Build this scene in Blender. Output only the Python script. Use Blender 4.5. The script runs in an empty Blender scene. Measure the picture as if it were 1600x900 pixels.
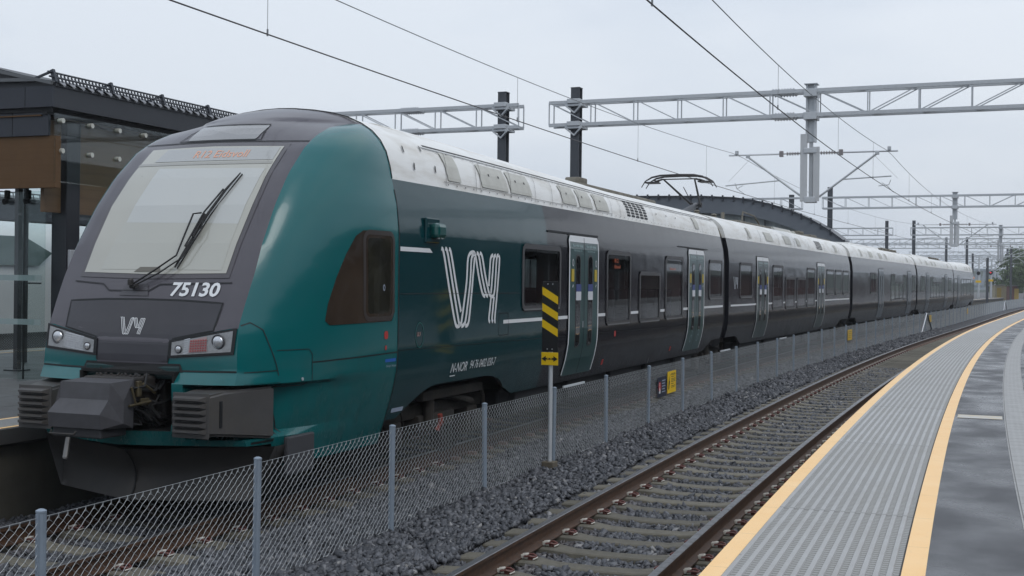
import bpy, bmesh, math, random
import numpy as np
from mathutils import Matrix, Vector
random.seed(7); rng = np.random.default_rng(11)
S = bpy.context.scene
COL = S.collection
rad = math.radians

# ------------------------------------------------------------------ camera
F_PX, CAM_H, ROLL = 1945.5, 2.3634, 0.01146
cd = bpy.data.cameras.new('camera'); cam = bpy.data.objects.new('camera', cd); COL.objects.link(cam)
cd.sensor_width = 36.0; cd.lens = F_PX / 1600 * 36; cd.shift_y = -(450 - 438.51) / 1600
cd.clip_start = 0.05; cd.clip_end = 3000
cam.matrix_world = Matrix.Translation((0, 0, CAM_H)) @ Matrix.Rotation(rad(90), 4, 'X') @ Matrix.Rotation(ROLL, 4, 'Z')
S.camera = cam
# ------------------------------------------------------------------ sky
W = bpy.data.worlds.new('World'); S.world = W; W.use_nodes = True
nt = W.node_tree; nt.nodes.clear()
wo = nt.nodes.new('ShaderNodeOutputWorld'); bg = nt.nodes.new('ShaderNodeBackground')
sky = nt.nodes.new('ShaderNodeTexSky'); sky.sky_type = 'NISHITA'; sky.sun_disc = False
sky.sun_elevation = rad(48); sky.sun_rotation = rad(35); sky.air_density = 1.0; sky.dust_density = 4.0
tc = nt.nodes.new('ShaderNodeTexCoord'); mp = nt.nodes.new('ShaderNodeMapping'); mp.inputs['Scale'].default_value = (1.0, 1.0, 3.2)
nz = nt.nodes.new('ShaderNodeTexNoise'); nz.inputs['Scale'].default_value = 1.7; nz.inputs['Detail'].default_value = 5; nz.inputs['Roughness'].default_value = .5
cr = nt.nodes.new('ShaderNodeValToRGB')
cr.color_ramp.elements[0].position = .36; cr.color_ramp.elements[0].color = (5.5, 6.4, 7.7, 1)
cr.color_ramp.elements[1].position = .64; cr.color_ramp.elements[1].color = (7.6, 8.25, 9.1, 1)
sep = nt.nodes.new('ShaderNodeSeparateXYZ')
# overcast luminance: brighter overhead than near the horizon
mr = nt.nodes.new('ShaderNodeMapRange'); mr.inputs[1].default_value = 0.0; mr.inputs[2].default_value = 0.9; mr.inputs[3].default_value = 0.93; mr.inputs[4].default_value = 1.25
mul = nt.nodes.new('ShaderNodeMixRGB'); mul.blend_type = 'MULTIPLY'; mul.inputs[0].default_value = 1
mx = nt.nodes.new('ShaderNodeMixRGB'); mx.inputs[0].default_value = 0.92
L = nt.links.new
L(tc.outputs['Generated'], mp.inputs[0]); L(mp.outputs[0], nz.inputs['Vector']); L(nz.outputs[0], cr.inputs[0])
L(tc.outputs['Generated'], sep.inputs[0]); L(sep.outputs['Z'], mr.inputs[0]); L(cr.outputs[0], mul.inputs[1]); L(mr.outputs[0], mul.inputs[2])
L(sky.outputs[0], mx.inputs[1]); L(mul.outputs[0], mx.inputs[2]); L(mx.outputs[0], bg.inputs[0]); L(bg.outputs[0], wo.inputs[0])
bg.inputs[1].default_value = 0.102
# ------------------------------------------------------------------ soft overcast sun
sd = bpy.data.lights.new('sun', 'SUN'); sd.energy = 1.0; sd.angle = rad(30); sd.color = (1, .98, .95)
so = bpy.data.objects.new('sun', sd); COL.objects.link(so)
az, el = rad(35), rad(48)
dirv = Vector((math.sin(az) * math.cos(el), -math.cos(az) * math.cos(el), math.sin(el)))
so.rotation_euler = dirv.to_track_quat('Z', 'Y').to_euler()
S.view_settings.view_transform = 'Standard'; S.view_settings.look = 'None'
S.view_settings.exposure = 0.0; S.view_settings.gamma = 1.0
S.cycles.max_bounces = 6; S.cycles.transparent_max_bounces = 12; S.cycles.diffuse_bounces = 3; S.cycles.glossy_bounces = 3
S.cycles.caustics_reflective = False; S.cycles.caustics_refractive = False
try: S.cycles.use_denoising = True
except Exception: pass

# ------------------------------------------------------------------ materials
MATS = {}
def M(name, col, rough=.6, metal=0., coat=0., noise=None, bump=None, emit=None, spec=None, alpha=None, coords='Object', stain=None, nrough=None, dirt=None, wave=None):
    """noise=(scale, amount, colour2) mixes a second colour in; bump=(scale, strength)"""
    if name in MATS: return MATS[name]
    m = bpy.data.materials.new(name); m.use_nodes = True; n = m.node_tree; b = n.nodes['Principled BSDF']
    b.inputs['Base Color'].default_value = (*col, 1); b.inputs['Roughness'].default_value = rough; b.inputs['Metallic'].default_value = metal
    b.inputs['Coat Weight'].default_value = coat; b.inputs['Coat Roughness'].default_value = .04
    if spec is not None: b.inputs['Specular IOR Level'].default_value = spec
    if emit: b.inputs['Emission Color'].default_value = (*emit[0], 1); b.inputs['Emission Strength'].default_value = emit[1]
    t = n.nodes.new('ShaderNodeTexCoord')
    last = None
    if noise:
        q = n.nodes.new('ShaderNodeTexNoise'); q.inputs['Scale'].default_value = noise[0]; q.inputs['Detail'].default_value = 6; q.inputs['Roughness'].default_value = .62
        n.links.new(t.outputs[coords], q.inputs['Vector'])
        r = n.nodes.new('ShaderNodeMapRange'); r.inputs[1].default_value = .35; r.inputs[2].default_value = .65; r.inputs[3].default_value = 0; r.inputs[4].default_value = noise[1]
        n.links.new(q.outputs[0], r.inputs[0])
        x = n.nodes.new('ShaderNodeMixRGB'); x.inputs[1].default_value = (*col, 1); x.inputs[2].default_value = (*noise[2], 1)
        n.links.new(r.outputs[0], x.inputs[0]); last = x
        if nrough is not None:
            rr = n.nodes.new('ShaderNodeMapRange'); rr.inputs[1].default_value = .35; rr.inputs[2].default_value = .65; rr.inputs[3].default_value = rough; rr.inputs[4].default_value = nrough
            n.links.new(q.outputs[0], rr.inputs[0]); n.links.new(rr.outputs[0], b.inputs['Roughness'])
    if stain:   # (scale vector, amount, colour) stretched streaks
        mpn = n.nodes.new('ShaderNodeMapping'); mpn.inputs['Scale'].default_value = stain[0]
        q = n.nodes.new('ShaderNodeTexNoise'); q.inputs['Scale'].default_value = 1; q.inputs['Detail'].default_value = 8; q.inputs['Roughness'].default_value = .6
        n.links.new(t.outputs[coords], mpn.inputs[0]); n.links.new(mpn.outputs[0], q.inputs['Vector'])
        r = n.nodes.new('ShaderNodeMapRange'); r.inputs[1].default_value = .45; r.inputs[2].default_value = .75; r.inputs[3].default_value = 0; r.inputs[4].default_value = stain[1]
        n.links.new(q.outputs[0], r.inputs[0])
        x = n.nodes.new('ShaderNodeMixRGB'); x.inputs[2].default_value = (*stain[2], 1)
        if last: n.links.new(last.outputs[0], x.inputs[1])
        else: x.inputs[1].default_value = (*col, 1)
        n.links.new(r.outputs[0], x.inputs[0]); last = x
    if dirt:    # (top z, bottom z, amount, colour): brake dust thrown up on the lower body
        sz = n.nodes.new('ShaderNodeSeparateXYZ'); n.links.new(t.outputs['Object'], sz.inputs[0])
        r = n.nodes.new('ShaderNodeMapRange'); r.inputs[1].default_value = dirt[0]; r.inputs[2].default_value = dirt[1]; r.inputs[3].default_value = .06; r.inputs[4].default_value = 1; n.links.new(sz.outputs['Z'], r.inputs[0])
        mpn = n.nodes.new('ShaderNodeMapping'); mpn.inputs['Scale'].default_value = (2.2, 2.2, .55); n.links.new(t.outputs['Object'], mpn.inputs[0])
        q = n.nodes.new('ShaderNodeTexNoise'); q.inputs['Scale'].default_value = 2.2; q.inputs['Detail'].default_value = 9; q.inputs['Roughness'].default_value = .68; n.links.new(mpn.outputs[0], q.inputs['Vector'])
        r2 = n.nodes.new('ShaderNodeMapRange'); r2.inputs[1].default_value = .40; r2.inputs[2].default_value = .72; r2.inputs[4].default_value = dirt[2]; n.links.new(q.outputs[0], r2.inputs[0])
        ml = n.nodes.new('ShaderNodeMath'); ml.operation = 'MULTIPLY'; n.links.new(r.outputs[0], ml.inputs[0]); n.links.new(r2.outputs[0], ml.inputs[1])
        x = n.nodes.new('ShaderNodeMixRGB'); x.inputs[2].default_value = (*dirt[3], 1)
        if last: n.links.new(last.outputs[0], x.inputs[1])
        else: x.inputs[1].default_value = (*col, 1)
        n.links.new(ml.outputs[0], x.inputs[0]); last = x
        rr = n.nodes.new('ShaderNodeMath'); rr.operation = 'MULTIPLY_ADD'; rr.inputs[1].default_value = .45; rr.inputs[2].default_value = rough; n.links.new(ml.outputs[0], rr.inputs[0]); n.links.new(rr.outputs[0], b.inputs['Roughness'])
    if wave:    # gentle unevenness of the sheet metal, bends what it mirrors
        mpn = n.nodes.new('ShaderNodeMapping'); mpn.inputs['Scale'].default_value = (.9, .9, 1.6); n.links.new(t.outputs['Object'], mpn.inputs[0])
        q3 = n.nodes.new('ShaderNodeTexNoise'); q3.inputs['Scale'].default_value = 1.1; q3.inputs['Detail'].default_value = 3; n.links.new(mpn.outputs[0], q3.inputs['Vector'])
        b3 = n.nodes.new('ShaderNodeBump'); b3.inputs['Strength'].default_value = 1.; b3.inputs['Distance'].default_value = wave; n.links.new(q3.outputs[0], b3.inputs['Height'])
        n.links.new(b3.outputs[0], b.inputs['Normal'])
        if coat: n.links.new(b3.outputs[0], b.inputs['Coat Normal'])
    if last: n.links.new(last.outputs[0], b.inputs['Base Color'])
    if bump:
        q2 = n.nodes.new('ShaderNodeTexNoise'); q2.inputs['Scale'].default_value = bump[0]; q2.inputs['Detail'].default_value = 5
        n.links.new(t.outputs[coords], q2.inputs['Vector'])
        bb = n.nodes.new('ShaderNodeBump'); bb.inputs['Strength'].default_value = bump[1]; bb.inputs['Distance'].default_value = .02
        n.links.new(q2.outputs[0], bb.inputs['Height']); n.links.new(bb.outputs[0], b.inputs['Normal'])
    m['p'] = 1; MATS[name] = m
    return m
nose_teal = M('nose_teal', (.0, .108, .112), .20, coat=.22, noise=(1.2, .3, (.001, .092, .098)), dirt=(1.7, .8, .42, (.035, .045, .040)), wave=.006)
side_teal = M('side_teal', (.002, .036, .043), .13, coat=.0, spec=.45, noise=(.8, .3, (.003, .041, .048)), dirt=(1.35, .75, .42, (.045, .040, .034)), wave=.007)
dark_paint = M('dark_paint', (.008, .008, .012), .14, coat=.0, spec=.30, noise=(.8, .3, (.012, .011, .016)), dirt=(1.35, .75, .42, (.045, .040, .034)), wave=.007)
hood_black = M('hood_black', (.066, .060, .072), .34, coat=.2, noise=(2.5, .5, (.085, .078, .090)), bump=(160, .04))
hood_gloss = M('hood_gloss', (.020, .018, .024), .28, coat=.3, noise=(2.5, .5, (.032, .029, .036)))
white_roof = M('white_roof', (.78, .78, .765), .45, noise=(1.5, .5, (.72, .715, .68)), stain=((1.2, 1.2, 6), .6, (.42, .38, .31)))
roof_beige = M('roof_beige', (.52, .515, .47), .55, noise=(6, .4, (.36, .35, .31)))
white_mark = M('white_mark', (.72, .73, .74), .4)
window_glass = M('window_glass', (.006, .007, .008), .02, spec=.8, wave=.0035)
cab_glass = M('cab_glass', (.052, .036, .025), .05, spec=.45, noise=(1.2, .6, (.020, .015, .012)), wave=.004)
frame_dark = M('frame_dark', (.045, .043, .045), .4)
rubber = M('rubber', (.012, .012, .013), .7)
seam = M('seam', (.004, .005, .006), .6)
steel_dark = M('steel_dark', (.028, .026, .026), .55, metal=.2, noise=(6, .6, (.05, .042, .034)), bump=(30, .25))
buffer_grey = M('buffer_grey', (.072, .069, .068), .42, noise=(5, .5, (.048, .046, .046)), stain=((3, 3, 3), .5, (.085, .075, .062)))
coupler_grey = M('coupler_grey', (.066, .065, .072), .6, noise=(8, .5, (.042, .040, .043)))
plough_dark = M('plough_dark', (.028, .026, .025), .65, noise=(4, .5, (.040, .036, .032)))
bogie_dirt = M('bogie_dirt', (.040, .033, .026), .85, noise=(5, .7, (.02, .018, .016)), bump=(25, .4))
void_black = M('void_black', (.004, .004, .004), .8)
galv = M('galvanised', (.50, .52, .54), .5, metal=.2, noise=(12, .5, (.40, .42, .44)))
mast_dark = M('mast_dark', (.055, .060, .070), .5, metal=.1, noise=(3, .4, (.045, .050, .058)))
wire_mat = M('wire', (.045, .04, .042), .5, metal=.4)
wire_thin = M('wire_thin', (.20, .21, .22), .5, metal=.3)
alu_bright = M('alu_bright', (.62, .63, .65), .35, metal=.5)
insul = M('insulator', (.22, .20, .20), .4)
post_blue = M('fence_post', (.26, .31, .37), .5, metal=.25, noise=(9, .5, (.21, .25, .30)))
mesh_wire = M('fence_wire', (.42, .44, .45), .55, metal=.35)
rail_rust = M('rail_rust', (.080, .038, .018), .62, noise=(14, .7, (.020, .013, .010)), stain=((3, 3, 20), .4, (.075, .036, .018)), bump=(60, .2))
rail_top = M('rail_top', (.20, .20, .21), .33, metal=.9, noise=(7, .6, (.12, .115, .11)), nrough=.5)
sleeper_m = M('sleeper_concrete', (.145, .130, .098), .72, noise=(9, .6, (.085, .078, .062)), bump=(90, .2), coords='Object', stain=((14, 14, 14), .35, (.19, .175, .145)))
_n = sleeper_m.node_tree; _b = _n.nodes['Principled BSDF']; _src = _b.inputs['Base Color'].links[0].from_socket
_oi = _n.nodes.new('ShaderNodeObjectInfo'); _mr = _n.nodes.new('ShaderNodeMapRange'); _mr.inputs[3].default_value = .72; _mr.inputs[4].default_value = 1.22; _n.links.new(_oi.outputs['Random'], _mr.inputs[0])
_mx = _n.nodes.new('ShaderNodeMixRGB'); _mx.blend_type = 'MULTIPLY'; _mx.inputs[0].default_value = 1; _n.links.new(_src, _mx.inputs[1]); _n.links.new(_mr.outputs[0], _mx.inputs[2]); _n.links.new(_mx.outputs[0], _b.inputs['Base Color'])
clip_white = M('clip_white', (.55, .53, .48), .5, noise=(40, .5, (.35, .30, .24)))
clip_red = M('clip_red', (.125, .034, .026), .5, noise=(40, .5, (.07, .02, .015)))
concrete_dark = M('concrete_dark', (.10, .092, .075), .85, noise=(2.5, .6, (.065, .06, .05)), stain=((2, 2, .7), .5, (.14, .125, .095)))
sign_yellow = M('sign_yellow', (.80, .52, .01), .4)
sign_black = M('sign_black', (.012, .012, .013), .4)
orange_led = M('orange_led', (.5, .12, .02), .5, emit=((1, .30, .09), .75))
clad_dark = M('cladding_dark', (.030, .033, .042), .38, metal=.3, noise=(1, .3, (.036, .040, .050)))
clad_dark2 = M('cladding_dark_side', (.030, .032, .038), .42, metal=.2, noise=(1, .3, (.035, .037, .044)))
wood = M('wood_panel', (.105, .060, .030), .7, spec=.2, stain=((.6, .6, 18), .6, (.09, .048, .02)), noise=(3, .5, (.13, .075, .036)))

def glass_material(name, tint=(.90, .94, .93), f0=.045):
    m = bpy.data.materials.new(name); m.use_nodes = True; n = m.node_tree; n.nodes.clear()
    o = n.nodes.new('ShaderNodeOutputMaterial'); a = n.nodes.new('ShaderNodeBsdfTransparent'); g = n.nodes.new('ShaderNodeBsdfGlossy')
    a.inputs[0].default_value = (*tint, 1); g.inputs['Roughness'].default_value = .02; g.inputs[0].default_value = (.9, .9, .9, 1)
    ge = n.nodes.new('ShaderNodeNewGeometry'); dt = n.nodes.new('ShaderNodeVectorMath'); dt.operation = 'DOT_PRODUCT'
    n.links.new(ge.outputs['Normal'], dt.inputs[0]); n.links.new(ge.outputs['Incoming'], dt.inputs[1])
    def mm(op, a_, b_=None, c_=None):
        q = n.nodes.new('ShaderNodeMath'); q.operation = op
        for i, v in enumerate((a_, b_, c_)):
            if v is None: continue
            if isinstance(v, (int, float)): q.inputs[i].default_value = v
            else: n.links.new(v, q.inputs[i])
        return q.outputs[0]
    f_ = mm('MULTIPLY_ADD', mm('POWER', mm('SUBTRACT', 1., mm('ABSOLUTE', dt.outputs['Value'])), 5.), 1. - f0, f0)
    x = n.nodes.new('ShaderNodeMixShader'); n.links.new(f_, x.inputs[0]); n.links.new(a.outputs[0], x.inputs[1]); n.links.new(g.outputs[0], x.inputs[2]); n.links.new(x.outputs[0], o.inputs[0])
    return m
clear_glass = glass_material('clear_glass')

# ------------------------------------------------------------------ track geometry: s along the near track, d to its left, z above rail
SG = np.arange(-60, 420, .1)
_k = np.interp(SG, [-30, 0, 25, 50, 80, 120, 400], [.00231, .00231, .00164, .00152, -.00065, .00062, .00062])
_i0 = int(np.argmin(abs(SG)))
HD = np.cumsum(_k) * .1; HD = HD - HD[_i0] + .33334
_X = np.cumsum(np.sin(HD)) * .1; _Y = np.cumsum(np.cos(HD)) * .1; _X -= _X[_i0]; _Y -= _Y[_i0]
def T(s, d, z=0.):
    h = np.interp(s, SG, HD); x = np.interp(s, SG, _X) - math.cos(h) * d; y = np.interp(s, SG, _Y) + math.sin(h) * d
    return (float(x), float(y), float(z))
def TA(s, d, z):
    h = np.interp(s, SG, HD)
    return np.stack([np.interp(s, SG, _X) - np.cos(h) * d, np.interp(s, SG, _Y) + np.sin(h) * d, z + 0 * s], -1)
def heading(s): return float(np.interp(s, SG, HD))
def TM(s, d, z=0., yaw=0.):
    """matrix: local +Y along the track, local +X to the right, origin at (s,d,z)"""
    return Matrix.Translation(T(s, d, z)) @ Matrix.Rotation(-heading(s) + yaw, 4, 'Z')
D_NEAR, D_TRAIN = 3.053, 7.648

# ------------------------------------------------------------------ mesh helpers
class MB:
    def __init__(self, fn=None):
        self.v = []; self.f = []; self.m = []; self.fn = fn; self.mi = 0; self.uv = None
    def add(self, vs, fs):
        o = len(self.v)
        if self.fn: vs = [self.fn(*p) for p in vs]
        self.v += [tuple(p) for p in vs]; self.f += [tuple(i + o for i in f) for f in fs]; self.m += [self.mi] * len(fs)
        return self
    def box(self, x0, x1, y0, y1, z0, z1):
        return self.add([(x0, y0, z0), (x1, y0, z0), (x1, y1, z0), (x0, y1, z0), (x0, y0, z1), (x1, y0, z1), (x1, y1, z1), (x0, y1, z1)],
                        [(0, 3, 2, 1), (4, 5, 6, 7), (0, 1, 5, 4), (1, 2, 6, 5), (2, 3, 7, 6), (3, 0, 4, 7)])
    def bbox(self, x0, x1, y0, y1, z0, z1, b=.02):
        """box with bevelled edges"""
        bm = bmesh.new(); bmesh.ops.create_cube(bm, size=1)
        for v in bm.verts: v.co = Vector(((x0 + x1) / 2 + v.co.x * (x1 - x0), (y0 + y1) / 2 + v.co.y * (y1 - y0), (z0 + z1) / 2 + v.co.z * (z1 - z0)))
        bmesh.ops.bevel(bm, geom=bm.edges[:], offset=b, segments=2, affect='EDGES', profile=.5)
        self.bm(bm); return self
    def bm(self, bm):
        bm.verts.index_update(); self.add([tuple(v.co) for v in bm.verts], [tuple(v.index for v in f.verts) for f in bm.faces]); bm.free()
    def prism(self, poly, axis, a0, a1):
        """poly of 2D points extruded along axis ('x','y','z') from a0 to a1"""
        n = len(poly)
        def P(p, a): return {'x': (a, p[0], p[1]), 'y': (p[0], a, p[1]), 'z': (p[0], p[1], a)}[axis]
        vs = [P(p, a0) for p in poly] + [P(p, a1) for p in poly]
        fs = [tuple(range(n))[::-1], tuple(range(n, 2 * n))] + [(i, (i + 1) % n, (i + 1) % n + n, i + n) for i in range(n)]
        return self.add(vs, fs)
    def tube(self, pts, r, n=6, cap=True):
        pts = [Vector(p) for p in pts]; rs = r if isinstance(r, (list, tuple)) else [r] * len(pts)
        vs = []; fs = []
        for i, p in enumerate(pts):
            t = (pts[min(i + 1, len(pts) - 1)] - pts[max(i - 1, 0)]).normalized()
            up = Vector((0, 0, 1)) if abs(t.z) < .95 else Vector((1, 0, 0))
            a = t.cross(up).normalized(); b = t.cross(a)
            for k in range(n):
                an = 2 * math.pi * k / n; q = p + (a * math.cos(an) + b * math.sin(an)) * rs[i]; vs.append(tuple(q))
        for i in range(len(pts) - 1):
            for k in range(n): fs.append((i * n + k, i * n + (k + 1) % n, (i + 1) * n + (k + 1) % n, (i + 1) * n + k))
        if cap: fs += [tuple(range(n))[::-1], tuple(range((len(pts) - 1) * n, len(pts) * n))]
        return self.add(vs, fs)
    def bar(self, p, q, w, h):
        """rectangular bar from p to q, width w across (horizontal), height h"""
        p, q = Vector(p), Vector(q); t = (q - p).normalized()
        up = Vector((0, 0, 1)) if abs(t.z) < .95 else Vector((0, 1, 0))
        a = t.cross(up).normalized() * w / 2; b = a.normalized().cross(t) * h / 2
        vs = [tuple(c + i * a + j * b) for c in (p, q) for i, j in ((-1, -1), (1, -1), (1, 1), (-1, 1))]
        return self.add(vs, [(0, 1, 2, 3)[::-1], (4, 5, 6, 7), (0, 1, 5, 4), (1, 2, 6, 5), (2, 3, 7, 6), (3, 0, 4, 7)])
    def cyl(self, c, r, h, axis='z', n=20, r2=None):
        c = Vector(c); r2 = r if r2 is None else r2; vs = []
        for j, rr in ((0, r), (1, r2)):
            for k in range(n):
                a = 2 * math.pi * k / n; u, v = rr * math.cos(a), rr * math.sin(a); w = j * h
                vs.append(tuple(c + Vector({'x': (w, u, v), 'y': (u, w, v), 'z': (u, v, w)}[axis])))
        return self.add(vs, [tuple(range(n))[::-1], tuple(range(n, 2 * n))] + [(k, (k + 1) % n, (k + 1) % n + n, k + n) for k in range(n)])
    def lathe(self, c, prof, n=20, axis='z'):
        c = Vector(c); vs = []; fs = []
        for r, h in prof:
            for k in range(n):
                a = 2 * math.pi * k / n; u, v = r * math.cos(a), r * math.sin(a)
                vs.append(tuple(c + Vector({'x': (h, u, v), 'y': (u, h, v), 'z': (u, v, h)}[axis])))
        for i in range(len(prof) - 1):
            for k in range(n): fs.append((i * n + k, i * n + (k + 1) % n, (i + 1) * n + (k + 1) % n, (i + 1) * n + k))
        fs += [tuple(range(n))[::-1], tuple(range((len(prof) - 1) * n, len(prof) * n))]
        return self.add(vs, fs)
    def grid(self, P, flip=False, mats=None):
        nr, nc = len(P), len(P[0]); vs = [tuple(p) for row in P for p in row]; fs = []; ms = []
        for i in range(nr - 1):
            for j in range(nc - 1):
                a = (i * nc + j, i * nc + j + 1, (i + 1) * nc + j + 1, (i + 1) * nc + j)
                mi = self.mi if mats is None else mats(i, j)
                if mi is None: continue
                fs.append(a[::-1] if flip else a); ms.append(mi)
        o = len(self.f); self.add(vs, fs); self.m[o:] = ms
        return self
    def pieces(self):
        """the separate islands of this mesh, touching boxes kept together by position"""
        par = list(range(len(self.v)))
        def find(a):
            while par[a] != a: par[a] = par[par[a]]; a = par[a]
            return a
        for f in self.f:
            for i in f[1:]: par[find(i)] = find(f[0])
        seen = {}
        for i, p in enumerate(self.v):
            k = (round(p[0], 3), round(p[1], 3), round(p[2], 3))
            if k in seen: par[find(i)] = find(seen[k])
            else: seen[k] = i
        gr = {}
        for f, m in zip(self.f, self.m): gr.setdefault(find(f[0]), []).append((f, m))
        out = []
        for fs in gr.values():
            q = MB(); ix = {}
            for f, m in fs:
                for i in f:
                    if i not in ix: ix[i] = len(q.v); q.v.append(self.v[i])
                q.f.append(tuple(ix[i] for i in f)); q.m.append(m)
            out.append(q)
        return out
    def build_each(self, name, mats, parent=None, **k):
        return [q.build(name, mats, parent, **k) for q in self.pieces()]
    def build(self, name, mats, parent=None, label=None, smooth=False, weld=False, bevel=0):
        me = bpy.data.meshes.new(name)
        base = Vector((0, 0, 0)) if parent is None else parent.matrix_world.translation
        inv = Matrix.Identity(4) if parent is None else parent.matrix_world.inverted()
        me.from_pydata([inv @ Vector(p) for p in self.v] if parent else self.v, [], self.f)
        if not isinstance(mats, (list, tuple)): mats = [mats]
        for m in mats: me.materials.append(m)
        if len(mats) > 1: me.polygons.foreach_set('material_index', self.m)
        if weld or smooth:
            bm = bmesh.new(); bm.from_mesh(me); bmesh.ops.remove_doubles(bm, verts=bm.verts[:], dist=.0004)
            bmesh.ops.recalc_face_normals(bm, faces=bm.faces[:]); bm.to_mesh(me); bm.free()
        if smooth: smooth_by_angle(me, smooth if not isinstance(smooth, bool) else 35)
        me.update()
        o = bpy.data.objects.new(name, me); COL.objects.link(o)
        if parent is not None:
            o.parent = parent; o.matrix_world = parent.matrix_world.copy()
        if label: o['label'] = label
        return o
def smooth_by_angle(me, ang):
    me.polygons.foreach_set('use_smooth', [True] * len(me.polygons))
    bm = bmesh.new(); bm.from_mesh(me)
    for e in bm.edges:
        if len(e.link_faces) == 2 and e.calc_face_angle(0) > rad(ang): e.smooth = False
    bm.to_mesh(me); bm.free()
def empty(name, label, cat, mat, group=None):
    o = bpy.data.objects.new(name, None); COL.objects.link(o)
    o.matrix_world = mat if isinstance(mat, Matrix) else Matrix.Translation(mat)
    o.empty_display_size = .2
    o['label'] = label; o['category'] = cat
    if group: o['group'] = group
    return o
def tag(o, label=None, cat=None, group=None, kind=None):
    if label: o['label'] = label
    if cat: o['category'] = cat
    if group: o['group'] = group
    if kind: o['kind'] = kind
    return o
def put(src, name, parent, mat, label=None):
    """another object sharing src's mesh, parented, at world matrix mat"""
    o = bpy.data.objects.new(name, src.data if hasattr(src, 'data') else src); COL.objects.link(o)
    if parent is not None: o.parent = parent
    o.matrix_world = mat
    if label: o['label'] = label
    return o
def copy_tree(o, mat, parent=None):
    c = o.copy(); COL.objects.link(c); c.parent = parent
    if parent is None: c.matrix_world = mat
    for ch in o.children:
        k = ch.copy(); COL.objects.link(k); k.parent = c; k.matrix_basis = ch.matrix_basis.copy(); k.matrix_parent_inverse = ch.matrix_parent_inverse.copy()
        for g in ch.children:
            q = g.copy(); COL.objects.link(q); q.parent = k; q.matrix_basis = g.matrix_basis.copy(); q.matrix_parent_inverse = g.matrix_parent_inverse.copy()
    return c
def sweep(prof, ss, closed=False, mb=None, mats=None):
    """profile [(d,z)...] swept along the track stations ss, returns (MB, uv list)"""
    mb = mb or MB(); P = []
    pr = list(prof) + ([prof[0]] if closed else [])
    for s in ss: P.append([T(s, d, z) for d, z in pr])
    mb.grid(P, mats=mats)
    return mb
def sheet(name, prof, ss, mat, kind='structure', parent=None, smooth=False):
    """swept open profile with UV = (s, d) in metres"""
    mb = sweep(prof, ss); o = mb.build(name, mat, parent)
    me = o.data; uv = me.uv_layers.new(name='UVMap'); n = len(prof)
    vuv = [(s, d) for s in ss for d, z in prof]
    for l in me.loops: uv.data[l.index].uv = vuv[l.vertex_index]
    if kind: o['kind'] = kind
    return o
def stations(a, b, near=.5, far=2.0, sw=60):
    r = list(np.arange(a, min(b, sw), near)) + (list(np.arange(sw, b, far)) if b > sw else []) + [b]
    return sorted(set(round(float(x), 3) for x in r))
# ------------------------------------------------------------------ node helpers for UV-laid surfaces (u = metres along track, v = metres across)
def uvmat(name):
    m = bpy.data.materials.new(name); m.use_nodes = True; n = m.node_tree; b = n.nodes['Principled BSDF']
    uv = n.nodes.new('ShaderNodeUVMap'); sp = n.nodes.new('ShaderNodeSeparateXYZ'); n.links.new(uv.outputs[0], sp.inputs[0])
    return m, n, b, uv, sp.outputs[0], sp.outputs[1]
def mth(n, op, a, b=None, c=None, clamp=False):
    x = n.nodes.new('ShaderNodeMath'); x.operation = op; x.use_clamp = clamp
    for i, v in enumerate((a, b, c)):
        if v is None: continue
        if isinstance(v, (int, float)): x.inputs[i].default_value = v
        else: n.links.new(v, x.inputs[i])
    return x.outputs[0]
def mixc(n, f, a, b):
    x = n.nodes.new('ShaderNodeMixRGB')
    for i, v in enumerate((f, a, b)):
        if isinstance(v, tuple): x.inputs[i].default_value = (*v, 1)
        elif isinstance(v, (int, float)): x.inputs[i].default_value = v
        else: n.links.new(v, x.inputs[i])
    return x.outputs[0]
def noise(n, vec, scale, detail=5, rough=.6, lo=.35, hi=.65, a=0., b=1.):
    q = n.nodes.new('ShaderNodeTexNoise'); q.inputs['Scale'].default_value = scale; q.inputs['Detail'].default_value = detail; q.inputs['Roughness'].default_value = rough
    n.links.new(vec, q.inputs['Vector']); r = n.nodes.new('ShaderNodeMapRange'); n.links.new(q.outputs[0], r.inputs[0])
    for i, v in enumerate((lo, hi, a, b)): r.inputs[i + 1].default_value = v
    return r.outputs[0]
def mapping(n, vec, sc):
    m = n.nodes.new('ShaderNodeMapping'); m.inputs['Scale'].default_value = sc; n.links.new(vec, m.inputs[0]); return m.outputs[0]
def bumpn(n, b, h, dist=.01, st=1.):
    x = n.nodes.new('ShaderNodeBump'); x.inputs['Strength'].default_value = st; x.inputs['Distance'].default_value = dist
    n.links.new(h, x.inputs['Height']); n.links.new(x.outputs[0], b.inputs['Normal'])

# wet asphalt
asphalt, n, b, uv, U, V = uvmat('wet_asphalt')
wet = noise(n, mapping(n, uv.outputs[0], (.9, 1.3, 1)), 1.3, 3, .45, .36, .68)
fine = noise(n, uv.outputs[0], 180, 3, .7, .3, .7)
pat = noise(n, uv.outputs[0], 3, 5, .6)
c1 = mixc(n, fine, (.030, .031, .036), (.075, .077, .085))
c2 = mixc(n, pat, c1, (.048, .049, .055))
c3 = mixc(n, mth(n, 'MULTIPLY', wet, .25), c2, (.035, .036, .042))
n.links.new(c3, b.inputs['Base Color'])
ro = n.nodes.new('ShaderNodeMapRange'); n.links.new(wet, ro.inputs[0]); ro.inputs[3].default_value = .52; ro.inputs[4].default_value = .17
n.links.new(ro.outputs[0], b.inputs['Roughness']); b.inputs['Specular IOR Level'].default_value = .6
st = mth(n, 'SUBTRACT', 1., mth(n, 'MULTIPLY', wet, .8)); bumpn(n, b, mth(n, 'MULTIPLY', fine, st), .004, .8)
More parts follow.
